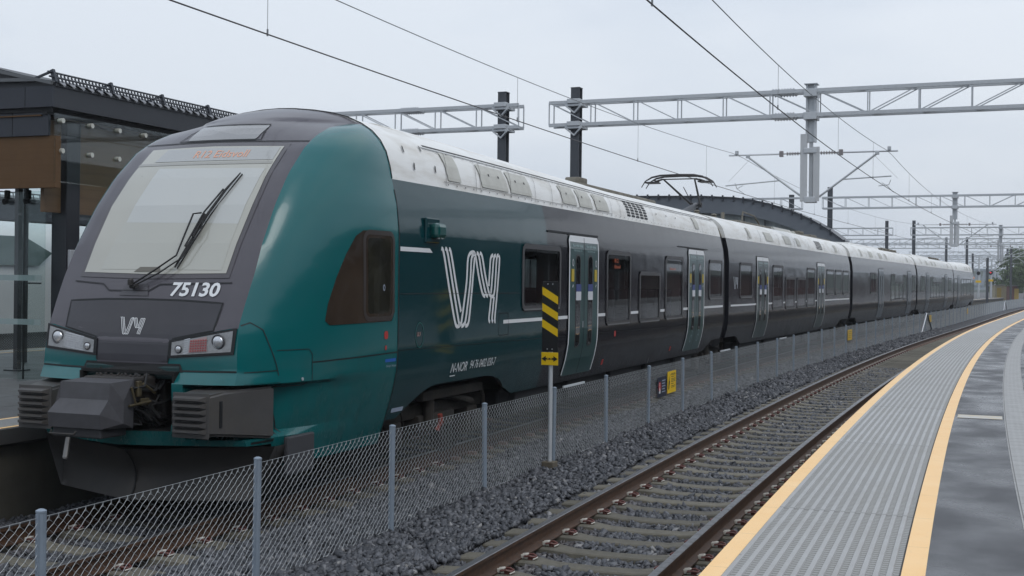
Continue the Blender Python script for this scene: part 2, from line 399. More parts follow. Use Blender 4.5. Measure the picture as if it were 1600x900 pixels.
# ribbed tactile slabs
ribbed, n, b, uv, U, V = uvmat('ribbed_tactile_slabs')
ph = mth(n, 'FRACT', mth(n, 'DIVIDE', mth(n, 'SUBTRACT', 1.18, V), .07))
groove = mth(n, 'GREATER_THAN', ph, .52)
dash = mth(n, 'LESS_THAN', mth(n, 'FRACT', mth(n, 'DIVIDE', U, .056)), .45)
gd = mth(n, 'MULTIPLY', groove, dash)
pat = noise(n, uv.outputs[0], 2.2, 6, .65); spk = noise(n, uv.outputs[0], 60, 3, .7)
base = mixc(n, pat, (.37, .365, .36), (.43, .43, .43))
base = mixc(n, mth(n, 'MULTIPLY', spk, .25), base, (.30, .295, .28))
base = mixc(n, mth(n, 'MULTIPLY', groove, .5), base, (.22, .215, .195))
base = mixc(n, mth(n, 'MULTIPLY', gd, .85), base, (.105, .10, .085))
jt = mth(n, 'LESS_THAN', mth(n, 'FRACT', mth(n, 'DIVIDE', mth(n, 'ADD', U, 3.0), 4.0)), .0045)
base = mixc(n, mth(n, 'MULTIPLY', jt, .9), base, (.06, .055, .05))
stn = noise(n, mapping(n, uv.outputs[0], (.35, 2.2, 1)), 2.0, 5, .6, .5, .75)
base = mixc(n, mth(n, 'MULTIPLY', stn, .3), base, (.25, .235, .20))
vg = n.nodes.new('ShaderNodeTexVoronoi'); vg.inputs['Scale'].default_value = 2.3; vg.inputs['Randomness'].default_value = 1; n.links.new(uv.outputs[0], vg.inputs['Vector'])
base = mixc(n, mth(n, 'MULTIPLY', mth(n, 'LESS_THAN', vg.outputs['Distance'], .035), .55), base, (.10, .095, .085))
sl = n.nodes.new('ShaderNodeTexWhiteNoise'); sl.noise_dimensions = '1D'; n.links.new(mth(n, 'FLOOR', mth(n, 'DIVIDE', mth(n, 'ADD', U, 3.0), 4.0)), sl.inputs['W'])
base = mixc(n, mth(n, 'MULTIPLY', sl.outputs[0], .22), base, (.22, .21, .19))
n.links.new(base, b.inputs['Base Color']); b.inputs['Roughness'].default_value = .5
bumpn(n, b, mth(n, 'SUBTRACT', 1., gd), .004, .6)
# small tactile pavers
paver, n, b, uv, U, V = uvmat('tactile_pavers')
du = mth(n, 'ABSOLUTE', mth(n, 'SUBTRACT', mth(n, 'FRACT', mth(n, 'DIVIDE', U, .06)), .5)); dv = mth(n, 'ABSOLUTE', mth(n, 'SUBTRACT', mth(n, 'FRACT', mth(n, 'DIVIDE', V, .06)), .5))
dot = mth(n, 'LESS_THAN', mth(n, 'ADD', mth(n, 'MULTIPLY', du, du), mth(n, 'MULTIPLY', dv, dv)), .09)
jl = mth(n, 'LESS_THAN', mth(n, 'FRACT', mth(n, 'DIVIDE', U, .30)), .035); jv = mth(n, 'LESS_THAN', mth(n, 'FRACT', mth(n, 'DIVIDE', mth(n, 'ADD', V, .45), .30)), .03)
pat = noise(n, uv.outputs[0], 4, 6, .65)
base = mixc(n, pat, (.27, .265, .255), (.34, .335, .33)); base = mixc(n, mth(n, 'MULTIPLY', dot, .35), base, (.42, .42, .41))
base = mixc(n, mth(n, 'MAXIMUM', jl, jv), base, (.11, .105, .10)); n.links.new(base, b.inputs['Base Color']); b.inputs['Roughness'].default_value = .55; bumpn(n, b, dot, .005, .6)
# yellow painted edge line
ylw, n, b, uv, U, V = uvmat('yellow_line_paint')
pat = noise(n, uv.outputs[0], 3, 6, .65, .3, .7); w2 = noise(n, uv.outputs[0], 35, 5, .7, .6, .75)
base = mixc(n, pat, (.93, .56, .21), (.97, .63, .29)); base = mixc(n, mth(n, 'MULTIPLY', w2, .8), base, (.42, .33, .20))
jt = mth(n, 'LESS_THAN', mth(n, 'FRACT', mth(n, 'DIVIDE', mth(n, 'ADD', U, 3.0), 1.0)), .006)
base = mixc(n, mth(n, 'MULTIPLY', jt, .6), base, (.35, .26, .13)); n.links.new(base, b.inputs['Base Color']); b.inputs['Roughness'].default_value = .42
# ballast bed (under and between the loose stones)
ballast_m = bpy.data.materials.new('ballast_bed'); ballast_m.use_nodes = True; n = ballast_m.node_tree; b = n.nodes['Principled BSDF']
tcx = n.nodes.new('ShaderNodeTexCoord')
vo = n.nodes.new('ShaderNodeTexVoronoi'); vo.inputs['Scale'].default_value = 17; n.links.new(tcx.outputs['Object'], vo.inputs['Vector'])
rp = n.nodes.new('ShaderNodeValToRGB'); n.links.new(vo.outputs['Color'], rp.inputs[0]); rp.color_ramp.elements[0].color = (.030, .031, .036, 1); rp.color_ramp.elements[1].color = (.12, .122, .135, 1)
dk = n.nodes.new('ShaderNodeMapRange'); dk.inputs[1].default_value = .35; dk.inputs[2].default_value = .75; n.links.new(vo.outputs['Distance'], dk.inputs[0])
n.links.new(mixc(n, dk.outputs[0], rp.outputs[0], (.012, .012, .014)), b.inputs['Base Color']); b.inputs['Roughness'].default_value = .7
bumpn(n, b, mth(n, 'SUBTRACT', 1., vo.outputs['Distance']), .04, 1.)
# loose stones: every stone its own grey
stone_m = bpy.data.materials.new('ballast_stone'); stone_m.use_nodes = True; n = stone_m.node_tree; b = n.nodes['Principled BSDF']
ge = n.nodes.new('ShaderNodeNewGeometry'); tcx = n.nodes.new('ShaderNodeTexCoord')
rp = n.nodes.new('ShaderNodeValToRGB'); n.links.new(ge.outputs['Random Per Island'], rp.inputs[0])
e = rp.color_ramp.elements; e[0].color = (.042, .044, .050, 1); e[1].position = 1.; e[1].color = (.34, .33, .33, 1)
for p_, c_ in ((.5, (.078, .081, .092)), (.86, (.13, .133, .147)), (.975, (.18, .18, .19)), (.985, (.27, .265, .26))):
    x = e.new(p_); x.color = (*c_, 1)
q = noise(n, tcx.outputs['Object'], 55, 4, .7)
rust_at = n.nodes.new('ShaderNodeAttribute'); rust_at.attribute_name = 'rust'
c_ = mixc(n, mth(n, 'MULTIPLY', q, .4), rp.outputs[0], (.035, .036, .042))
n.links.new(mixc(n, mth(n, 'MULTIPLY', rust_at.outputs['Fac'], .55), c_, (.085, .052, .034)), b.inputs['Base Color']); b.inputs['Roughness'].default_value = .5; b.inputs['Specular IOR Level'].default_value = .45

# ------------------------------------------------------------------ ground
gm = M('ground_gravel', (.07, .07, .075), .9, noise=(.6, .7, (.10, .095, .085)), bump=(3, .5))
g = MB(); N = 24
g.grid([[(-900 + 1800 * j / N, -300 + 1500 * i / N, -.62) for j in range(N + 1)] for i in range(N + 1)], flip=True)
tag(g.build('ground', gm), kind='structure')

# ------------------------------------------------------------------ right platform
SP = stations(-12, 260, .5, 1.5)
sheet('platform', [(1.20, -.6), (1.20, .62), (1.30, .66), (1.30, .758), (1.285, .760), (-9.5, .760), (-9.5, -.6)], SP, M('platform_concrete', (.17, .165, .155), .75, noise=(3, .6, (.12, .115, .105))))
sheet('platform_line', [(1.298, .764), (1.183, .764)], SP, ylw)
pr = []; d = 1.18
for i in range(13):
    pr += [(d, .764), (d - .004, .771), (d - .032, .771), (d - .036, .764)]; d -= .07
pr.append((d + .002, .764))
sheet('platform_tactile_paving', pr, SP, ribbed)
sheet('platform_drain', [(.269, .7625), (.262, .7625)], SP, rubber)
sheet('platform_line', [(.262, .764), (.135, .764)], SP, ylw)
sheet('platform_paving', [(.135, .7635), (-.43, .7635)], SP, asphalt)
sheet('platform_tactile_paving', [(-.43, .767), (-.73, .767)], SP, paver)
sheet('platform_paving', [(-.73, .7635), (-9.45, .7635)], SP, asphalt)
mk = MB()   # worn white-and-yellow patch painted across the walkway
sm = sheet('platform_marking', [(.10, .768), (-.41, .768)], list(np.arange(16.02, 16.42, .1)), M('worn_marking', (.48, .48, .47), .5, noise=(7, .8, (.55, .43, .22)), coords='Object'))

# ------------------------------------------------------------------ island platform on the left
SPL = stations(-12, 186, 1., 3.)
sheet('island_platform', [(9.46, -.6), (9.46, .56), (9.33, .60), (9.33, .756), (9.35, .760), (19.25, .760), (19.28, .75), (19.28, -.6)], SPL,
      M('island_paving', (.06, .06, .062), .5, noise=(1.6, .7, (.085, .083, .08)), nrough=.7, stain=((.4, .4, .4), .5, (.07, .07, .072))))
mk = MB(); mk.grid([[T(186, 9.46, -.6), T(186, 19.2, -.6)], [T(186, 9.46, .757), T(186, 19.2, .757)]]); tag(mk.build('island_platform_end', concrete_dark), kind='structure')
wm = sheet('island_platform_wall', [(9.44, -.6), (9.44, .555)], SPL, concrete_dark)
for d0 in (9.36, 18.62):
    sheet('island_platform_line', [(d0, .765), (d0 + .06, .765)], SPL, ylw)
    sheet('island_platform_line', [(d0 + .58, .765), (d0 + .64, .765)], SPL, ylw)
    pr = []; d = d0 + .06
    for i in range(7): pr += [(d, .764), (d + .004, .771), (d + .036, .771), (d + .040, .764)]; d += .074
    sheet('island_tactile_paving', pr, SPL, M('island_ribs', (.30, .30, .30), .5, noise=(3, .5, (.22, .22, .215))))
# paving joints: real slabs seams as thin dark sheets
for dd in (10.9, 11.8, 12.7, 13.6, 14.5): sheet('island_platform_joint', [(dd, .763), (dd + .012, .763)], SPL, rubber)

# ------------------------------------------------------------------ rails, sleepers, clips
RP = [(-.075, -.172), (-.075, -.160), (-.012, -.142), (-.0085, -.130), (-.0085, -.050), (-.036, -.036), (-.036, -.006), (-.030, 0.), (.030, 0.), (.036, -.006), (.036, -.036), (.0085, -.050), (.0085, -.130), (.012, -.142), (.075, -.160), (.075, -.172)]
def make_rail(parent, d, ss):
    mb = sweep([(d + a, z) for a, z in RP], ss, closed=True, mats=lambda i, j: 1 if j in (6, 7, 8) else 0)
    return mb.build('rail', [rail_rust, rail_top], parent)
def sleeper_mesh():
    mb = MB(); P = []
    for x, zt, wt in ((-1.30, -.205, .10), (-1.27, -.190, .13), (-.95, -.176, .13), (-.55, -.176, .13), (-.38, -.196, .11), (0, -.203, .11), (.38, -.196, .11), (.55, -.176, .13), (.95, -.176, .13), (1.27, -.190, .13), (1.30, -.205, .10)):
        P.append([(x, -.15, -.40), (x, -wt, zt - .012), (x, -wt + .015, zt), (x, wt - .015, zt), (x, wt, zt - .012), (x, .15, -.40)])
    mb.grid(P)
    mb.add(P[0], [(0, 1, 2, 3, 4, 5)]); mb.add(P[-1], [(5, 4, 3, 2, 1, 0)])
    return mb
sl_src = sleeper_mesh().build('sleeper', sleeper_m); sleeper_data = sl_src.data; bpy.data.objects.remove(sl_src)
def clip_mesh():
    mb = MB(); mb.mi = 0                                  # white insulator and shoulder
    mb.box(.000, .030, -.045, .045, -.165, -.143); mb.box(.028, .075, -.030, .030, -.172, -.158)
    mb.tube([(-.005, -.025, -.140), (.045, -.026, -.132), (.055, 0, -.128), (.045, .026, -.132), (-.005, .025, -.140)], .0085, 6)
    mb.mi = 1
    mb.tube([(.030, -.052, -.146), (.085, -.050, -.138), (.125, -.030, -.150), (.125, .030, -.150), (.085, .050, -.138), (.030, .052, -.146)], .0095, 6)
    mb.box(.060, .120, -.034, .034, -.176, -.150)
    mb.mi = 0; mb.tube([(.118, -.050, -.166), (.135, -.02, -.160), (.135, .02, -.160), (.118, .050, -.166)], .007, 5)
    return mb
cs = clip_mesh().build('rail_clip', [clip_white, clip_red]); clip_data = cs.data; bpy.data.objects.remove(cs)
def track(name, label, d, s0, s1, phase, clip_to, group='railway tracks'):
    t = empty(name, label, 'railway track', TM(0, d, 0), group)
    make_rail(t, d + .7525, stations(s0, s1, .5, 1.)); make_rail(t, d - .7525, stations(s0, s1, .5, 1.))
    s = math.ceil((s0 - phase) / .6) * .6 + phase; k = 0; rest = MB(); cr_ = MB()
    while s < s1:
        Mx = TM(s, d, 0)
        if k < 98:
            o = put(sleeper_data, 'sleeper', t, Mx)
            if s < clip_to:
                for sx in (-1, 1):
                    for io in (-1, 1):
                        c = put(clip_data, 'rail_clip', o, Mx @ Matrix.Translation((sx * .7525 + io * .068, 0, 0)) @ Matrix.Rotation(0 if io > 0 else math.pi, 4, 'Z'))
            k += 1
        else:
            mbx = sleeper_mesh(); rest.add([Mx @ Vector(p) for p in mbx.v], mbx.f)
        if s >= clip_to or k >= 98:
            for sx in (-1, 1):
                for io in (-1, 1):
                    q = MB(); q.box(0, .12, -.05, .05, -.175, -.135); R_ = Mx @ Matrix.Translation((sx * .7525 + io * .068, 0, 0)) @ Matrix.Rotation(0 if io > 0 else math.pi, 4, 'Z')
                    cr_.add([R_ @ Vector(p) for p in q.v], q.f)
        s += .6
    if rest.v: tag(rest.build('far_sleepers', sleeper_m, t), kind='stuff')
    if cr_.v and s1 < 400: tag(cr_.build('far_rail_clips', M('clip_far', (.24, .16, .13), .6), t), kind='stuff')
    return t
track('railway_track', 'empty curved track with rusty rails on concrete sleepers beside the ribbed walkway', D_NEAR, 1.0, 230, .52, 50)
track('railway_track', 'track with concrete sleepers behind the mesh fence, carrying the green and black train', D_TRAIN, 1.0, 230, .55, 16)
track('railway_track', 'track on the other side of the island platform, behind the glass shelter', 20.97, 8, 120, .3, 0)
track('railway_track', 'outermost track, lying under the silver train', 25.57, 8, 120, .3, 0)

# ------------------------------------------------------------------ ballast: bed plus loose stones, one mass
def bed_z(s, d):
    """top of the ballast"""
    z = np.full_like(d, -.235)
    m = (d > 4.33) & (d < 6.37); z = np.where(m, -.165 + .035 * np.sin((d - 4.33) / 2.04 * np.pi), z)
    z = z + .018 * np.sin(s * 1.7 + d * 2.3) * m + .010 * np.sin(s * 4.1 - d * 3.0)
    return z
dd = list(np.arange(1.2, 9.45, .15)); ss = stations(-4, 260, .4, 2.)
mb = MB(); P = []
for s in ss:
    da = np.array(dd); za = bed_z(np.full_like(da, s), da); P.append([T(s, d_, z_ - .03) for d_, z_ in zip(dd, za)])
mb.grid(P)
dd = [19.3, 23.2, 28]; mb.grid([[T(s, d_, -.25) for d_ in dd] for s in stations(-4, 260, 2, 4)])
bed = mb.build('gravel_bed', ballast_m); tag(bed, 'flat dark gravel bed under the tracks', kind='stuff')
def ico():
    v = np.array([(x, y, z) for x in (-1, 1) for y in (-1, 1) for z in (-1, 1)], float) * .72
    f = np.array([(0, 1, 3), (0, 3, 2), (4, 6, 7), (4, 7, 5), (0, 4, 5), (0, 5, 1), (2, 3, 7), (2, 7, 6), (0, 2, 6), (0, 6, 4), (1, 5, 7), (1, 7, 3)])
    return v, f
def stones(s0, s1, d0, d1, dens, size, lift=0., avoid=True, tracks=((D_NEAR, .52), (D_TRAIN, .55))):
    nst = int((s1 - s0) * (d1 - d0) * dens)
    s = rng.uniform(s0, s1, nst); d = rng.uniform(d0, d1, nst); keep = np.ones(nst, bool)
    if avoid:
        for dc, ph in tracks:
            off = np.abs(((s - ph + .3) % .6) - .3); rel = np.abs(d - dc)
            keep &= ~((off < .125) & (rel < 1.27 + rng.normal(0, .07, nst)))
            keep &= ~(np.abs(rel - .7525) < .085)
    s, d = s[keep], d[keep]; m = len(s)
    sz = size * rng.uniform(.5, 1.3, m) * np.where(rng.random(m) < .08, 1.35, 1.)
    z = bed_z(s, d) + lift + rng.uniform(-.02, .016, m)
    C0 = TA(s, d, z)
    v, f = ico()
    a = (v[None] + rng.uniform(-.42, .42, (m, 8, 3))) * np.stack([rng.uniform(.75, 1.35, m), rng.uniform(.55, 1., m), rng.uniform(.30, .75, m)], -1)[:, None] * sz[:, None, None] * .5
    q = rng.normal(size=(m, 4)) * np.array([1.2, .5, .5, 1.]); q /= np.linalg.norm(q, axis=1)[:, None]; w, x, y, zz = q.T
    R = np.stack([1 - 2 * (y * y + zz * zz), 2 * (x * y - w * zz), 2 * (x * zz + w * y), 2 * (x * y + w * zz), 1 - 2 * (x * x + zz * zz), 2 * (y * zz - w * x), 2 * (x * zz - w * y), 2 * (y * zz + w * x), 1 - 2 * (x * x + y * y)], -1).reshape(m, 3, 3)
    a = np.einsum('mij,mkj->mki', R, a) + C0[:, None]
    F = f[None] + (np.arange(m) * 8)[:, None, None]
    rel = np.minimum(np.abs(np.abs(d - D_NEAR) - .7525), np.abs(np.abs(d - D_TRAIN) - .7525))
    ru = np.clip(1.15 - rel / .38, 0, 1) * rng.uniform(.2, 1, m)
    RU.append(np.repeat(ru, 8))
    return a.reshape(-1, 3), F.reshape(-1, 3)
RU = []
SV, SF = [], []; off = 0
QS = 1.0
for a in ((2.5, 14, 1.35, 6.6, 900, .068), (14, 24, 1.35, 6.5, 640, .070), (24, 40, 1.6, 6.3, 380, .08), (5, 13, 6.6, 9.4, 600, .066), (13, 24, 6.5, 8.2, 450, .068),
          (40, 75, 3.7, 6.3, 170, .085), (8, 15, 8.4, 9.43, 300, .06)):
    v_, f_ = stones(*a[:4], a[4] * QS, a[5]); SV.append(v_); SF.append(f_ + off); off += len(v_)
SV = np.concatenate(SV); SF = np.concatenate(SF)
me = bpy.data.meshes.new('ballast_stones'); me.vertices.add(len(SV)); me.vertices.foreach_set('co', SV.ravel().astype(np.float32))
me.loops.add(len(SF) * 3); me.loops.foreach_set('vertex_index', SF.ravel().astype(np.int32)); me.polygons.add(len(SF))
me.polygons.foreach_set('loop_start', np.arange(0, len(SF) * 3, 3, dtype=np.int32)); me.polygons.foreach_set('loop_total', np.full(len(SF), 3, dtype=np.int32))
me.update(calc_edges=True); at_ = me.attributes.new('rust', 'FLOAT', 'POINT'); at_.data.foreach_set('value', np.concatenate(RU).astype(np.float32)); me.materials.append(stone_m)
o = bpy.data.objects.new('ballast_stones', me); COL.objects.link(o); tag(o, 'dark grey crushed stone ballast spread round the tracks', kind='stuff')

# ------------------------------------------------------------------ chain-link fence
D_F, Z_F0, Z_F1, PITCH = 5.30, -.15, .90, 2.46
fence = empty('chain_link_fence', 'low grey chain-link fence on slim posts running between the two tracks', 'fence', TM(8.72, D_F, Z_F0))
mb = MB(); mb.tube([(0, 0, -.25), (0, 0, Z_F1 - Z_F0)], .031, 12); mb.box(-.012, .012, -.036, .036, -.25, Z_F1 - Z_F0 - .01)
mb.lathe((0, 0, Z_F1 - Z_F0), [(.034, -.004), (.034, .008), (.016, .018)], 12)
ps = mb.build('post', post_blue); post_data = ps.data; bpy.data.objects.remove(ps)
def panel_mesh(Lp, fine=True):
    mb = MB(); p = .0424; nw = int(Lp / p); h = Z_F1 - Z_F0; RH = .0325; rows = int((h - .05) / RH); r = .0021
    for k in range(nw + 1):
        x = k * p
        pts = [(.0, x + (p / 2 if (j + k) % 2 else -p / 2) * 1.02, .02 + j * RH) for j in range(rows + 1)]
        mb.tube([(0.0035 * (1 if j % 2 else -1), max(0, min(Lp, q[1])), q[2]) for j, q in enumerate(pts)], r, 4, cap=False)
        zt = .02 + rows * RH; xt = pts[-1][1]
        if k % 2: mb.tube([(0, xt - .006, zt - .01), (0.004, xt, zt + .020), (0, xt + .006, zt - .01)], r * 1.3, 4, cap=False)
    for zz in (.03, h - .035): mb.tube([(-.006, 0, zz), (-.006, Lp, zz)], .0016, 5, cap=False)
    return mb
pm = panel_mesh(PITCH).build('mesh_panel', mesh_wire); panel_data = pm.data; bpy.data.objects.remove(pm)
ks = list(range(-3, 71))
for k in ks:
    s = 8.72 + k * PITCH; a = Vector(T(s, D_F, Z_F0)); bb = Vector(T(s + PITCH, D_F, Z_F0)); yaw = math.atan2(-(bb - a).x, (bb - a).y)
    tilt = Matrix.Rotation(random.uniform(-.014, .014), 4, 'X') @ Matrix.Rotation(random.uniform(-.014, .014), 4, 'Y')
    put(post_data, 'post', fence, Matrix.Translation(a) @ Matrix.Rotation(yaw, 4, 'Z') @ tilt)
    sc = (bb - a).length / PITCH
    put(panel_data, 'mesh_panel', fence, Matrix.Translation(a) @ Matrix.Rotation(yaw, 4, 'Z') @ Matrix.Diagonal((1, sc, 1, 1)))
for s in (70.51, 139.4):      # raking stays
    mb = MB(); mb.tube([T(s, D_F - .03, .86), T(s - 2.3, D_F - .05, -.12)], .035, 8); mb.build('brace', alu_bright, fence)
    mb = MB(); mb.tube([T(s + .1, D_F - .03, .86), T(s + 2.3, D_F - .05, -.12)], .030, 8); mb.build('brace', mast_dark, fence)
for s in (16.6, 26.9, 33.9):
    mb = MB(); mb.box(-.012, .012, 0, .95, 0, .03); R_ = TM(s, D_F + .03, .86)
    q = MB(); q.add([R_ @ Vector(p) for p in mb.v], mb.f); q.build('tie_bar', M('pale_bar', (.5, .52, .54), .5), fence)
# plates wired to the fence
def on_fence(mbx, s, z, off=-.035):
    R_ = TM(s, D_F + off, z); q = MB(); q.m = list(mbx.m); q.v = [tuple(R_ @ Vector(p)) for p in mbx.v]; q.f = list(mbx.f); return q
def plate(w, h, t=.004):
    mb = MB(); mb.bbox(0, t, 0, w, 0, h, .0015); return mb
blue_dark = M('plate_navy', (.018, .022, .04), .4)
sg = empty('warning_plate', 'yellow portrait warning plate wired to the fence beside the small dark notice', 'sign', TM(22.2, D_F - .04, .34), 'plates on the fence')
on_fence(plate(.62, .40), 22.19, .33).build('plate', sign_yellow, sg)
mb = MB()
for i, (zz, y0, y1) in enumerate(((.345, .26, .55), (.325, .20, .57), (.29, .26, .50), (.25, .26, .57), (.225, .26, .54), (.20, .26, .57), (.16, .26, .45), (.12, .26, .56), (.095, .26, .50))): mb.box(.0045, .0065, y0, y1, zz, zz + .010)
mb.add([(.0065, .06, .07), (.0065, .12, .20), (.0065, .07, .19), (.0065, .15, .33), (.0065, .13, .22), (.0065, .18, .23), (.0065, .10, .07)], [(0, 1, 2), (2, 1, 4, 3), (4, 5, 6), (0, 6, 1)])
on_fence(mb, 22.19, .33).build('lettering', sign_black, sg)
sg = empty('notice_plate', 'dark blue notice plate with red and white figure, wired beside the yellow warning plate', 'sign', TM(21.5, D_F - .04, .34), 'plates on the fence')
on_fence(plate(.60, .36), 21.50, .31).build('plate', blue_dark, sg)
mb = MB()
for i in range(5): mb.box(.0045, .0065, .30, .54 - .04 * (i % 2), .28 - i * .05, .295 - i * .05)
on_fence(mb, 21.50, .31).build('lettering', M('pale_print', (.35, .40, .50), .5), sg)
mb = MB(); mb.lathe((.0045, .15, .19), [(.085, 0), (.085, .002), (.065, .002), (.065, 0)], 24, axis='x'); mb.box(.0045, .0075, .09, .21, .183, .197)
on_fence(mb, 21.50, .31).build('ring', M('plate_red', (.5, .03, .03), .4), sg)
mb = MB(); mb.box(.0040, .0062, .135, .165, .12, .22); mb.lathe((.004, .15, .245), [(.018, 0), (.018, .0022)], 12, axis='x'); mb.tube([(.005, .145, .13), (.005, .115, .07)], .008, 5); mb.tube([(.005, .155, .13), (.005, .18, .07)], .008, 5)
on_fence(mb, 21.50, .31).build('figure', white_mark, sg)
for s, lab in ((45.8, 'small yellow plate on the fence halfway along the train'), (71.6, 'small yellow plate on the fence beside the pair of raking stays'), (95.0, 'tiny faded yellow plate on the far stretch of the fence')):
    sg = empty('warning_plate', lab, 'sign', TM(s, D_F - .04, .34), 'plates on the fence')
    on_fence(plate(1.0, .38), s, .35).build('plate', M('yellow_faded', (.62, .40, .03), .5), sg)
    mb = MB()
    for i in range(4): mb.box(.0045, .0065, .15, .85 - .1 * (i % 2), .30 - i * .07, .315 - i * .07)
    on_fence(mb, s, .35).build('lettering', sign_black, sg)

# hazard marker board on its own post
hb = empty('marker_board', 'tall black board with yellow diagonal stripes and yellow arrow plate on a grey post', 'sign', TM(15.68, 5.20, -.12))
R_ = TM(15.68, 5.20, 0); bm_y = rad(-3)
R_ = R_ @ Matrix.Rotation(bm_y, 4, 'Z')
def hbp(mbx, nm, mt, **k):
    q = MB(); q.m = list(mbx.m); q.v = [tuple(R_ @ Vector(p)) for p in mbx.v]; q.f = list(mbx.f); return q.build(nm, mt, hb, **k)
mb = MB(); mb.tube([(0, 0, -.3), (0, 0, 2.33)], .030, 14); hbp(mb, 'pole', galv, smooth=True)
mb = MB(); mb.bbox(-.085, .085, -.085, .085, -.35, -.035, .012); hbp(mb, 'foot', M('foot_concrete', (.13, .11, .08), .85, noise=(8, .6, (.09, .075, .055))))
mb = MB(); mb.bbox(-.115, .115, -.040, -.032, 1.425, 2.36, .003); hbp(mb, 'board', sign_black)
mb = MB()
for zc in (1.745, 1.960, 2.175):
    mb.add([(-.113, -.0415, zc - .052 + .062), (.113, -.0415, zc - .052 - .070), (.113, -.0415, zc + .052 - .070), (-.113, -.0415, zc + .052 + .062)], [(0, 1, 2, 3)])
[hbp(q_, 'stripe', sign_yellow) for q_ in mb.pieces()]
mb = MB()
for x in (-.035, .035):
    for z in (2.325, 1.46): mb.lathe((x, -.046, z), [(.008, 0), (.008, .006)], 10, axis='y')
[hbp(q_, 'bolt', galv) for q_ in mb.pieces()]
mb = MB(); mb.bbox(-.120, .120, -.040, -.032, 1.245, 1.415, .003); hbp(mb, 'arrow_plate', sign_yellow)
mb = MB(); y = -.0425; zc = 1.33
mb.add([(-.115, y, zc), (-.055, y, zc - .038), (-.055, y, zc - .012), (-.055, y, zc + .012), (-.055, y, zc + .038)], [(0, 1, 2, 3, 4)])
mb.add([(.115, y, zc), (.055, y, zc - .038), (.055, y, zc + .038)], [(0, 1, 2)])
mb.add([(-.055, y, zc - .012), (.055, y, zc - .012), (.055, y, zc + .012), (-.055, y, zc + .012)], [(0, 1, 2, 3)])
hbp(mb, 'arrow', sign_black)
mb = MB(); y = -.0435
for x in (-.025, .022): mb.add([(x - .012, y, zc - .005), (x + .012, y, zc - .005), (x + .012, y, zc + .005), (x - .012, y, zc + .005)], [(0, 1, 2, 3)])
[hbp(q_, 'arrow_window', sign_yellow) for q_ in mb.pieces()]
# ------------------------------------------------------------------ the train. Car-local frame: x back from the nose, w sideways (+ towards the fence), z above rail
CAR_L = 20.9467; S_J1 = 30.6364; END_L = 21.33
JS = [S_J1 - END_L, S_J1, S_J1 + CAR_L, S_J1 + 2 * CAR_L, S_J1 + 3 * CAR_L, S_J1 + 3 * CAR_L + END_L]
JP = [np.array(T(s, D_TRAIN)[:2]) for s in JS]
class Frame:
    def __init__(self, a, b, rev=False):
        t = (b - a) / np.linalg.norm(b - a); self.n = np.array([t[1], -t[0]])
        self.a, self.t = (b, -t) if rev else (a, t); self.len = float(np.linalg.norm(b - a)); self.rev = rev
    def __call__(self, x, w, z):
        q = self.a + self.t * x + self.n * w; return (float(q[0]), float(q[1]), float(z))
FR = [Frame(JP[i], JP[i + 1], i == 4) for i in range(5)]
train = empty('passenger_train', 'long modern green and black passenger train with white roof and black cab hood marked 75130', 'train', TM(JS[0], D_TRAIN, 0))
SZ = [.48, .74, .95, 1.15, 1.35, 1.60, 2.9, 3.2, 3.5]; SW = [1.35, 1.43, 1.495, 1.55, 1.588, 1.60, 1.60, 1.572, 1.50]
RZ = [3.5, 3.65, 3.81, 3.94, 4.05, 4.14, 4.22, 4.275, 4.315, 4.342, 4.35]; RW = [1.50, 1.47, 1.42, 1.345, 1.24, 1.10, .92, .72, .48, .22, 0.]
def secw(z): return float(np.interp(z, SZ, SW)) if z <= 3.5 else float(np.interp(z, RZ, RW))
_x0 = ([.74, .95, 1.3, 1.57, 1.73, 1.83, 2.12, 2.36, 2.7, 3.1, 3.44, 3.78, 3.97, 4.09, 4.18, 4.26, 4.31, 4.35], [.93, .87, .86, .86, .875, .905, 1.01, 1.12, 1.315, 1.57, 1.86, 2.22, 2.45, 2.65, 2.88, 3.1, 3.28, 3.45])
_ex = ([.74, .95, 1.3, 1.44, 1.6, 1.86, 2.17, 2.39, 2.7, 3.1, 3.44, 3.74, 3.9, 4.03, 4.12, 4.35], [1.12, 1.02, .97, .95, .955, .99, 1.13, 1.24, 1.40, 1.66, 1.94, 2.28, 2.55, 2.88, 3.33, 3.45])
_ew = ([.74, 1.3, 1.9, 2.4, 3.1, 3.74, 4.03, 4.12, 4.13], [1.20, 1.17, 1.135, 1.15, 1.11, 1.07, 1.03, 1.02, 1.02])
def x0(z): return float(np.interp(z, *_x0))
def ex(z): return float(np.interp(z, *_ex))
def ew(z): return float(np.interp(z, *_ew)) if z <= 4.12 else max(secw(z) * .97, 0.0)
XE = 3.47
def ledge(z, w):
    """the bumper ledge that stands proud under the lamps"""
    if z >= 1.45: return 0.
    k = .11 if z <= 1.34 else .11 * (1.45 - z) / .11
    return k
def front_x(w, z):
    e = ew(z); q = min(1, abs(w) / e) if e > 1e-6 else 0
    if z > 4.12: return x0(z) + (XE - x0(z)) * q ** 2.6
    chin = -.16 * max(0, 1 - abs(w) / .75) * max(0, min(1, (.98 - z) / .1))
    rc = max(0, min(1, (abs(w) - .66) / .03)) * max(0, min(1, (1.335 - z) / .03)) * max(0, min(1, (z - .80) / .05)) * .42
    return rc + x0(z) + (ex(z) - x0(z)) * q ** 2 - ledge(z, w) * (1 if abs(w) < .9 else max(0, 1 - (abs(w) - .9) / .6)) + chin
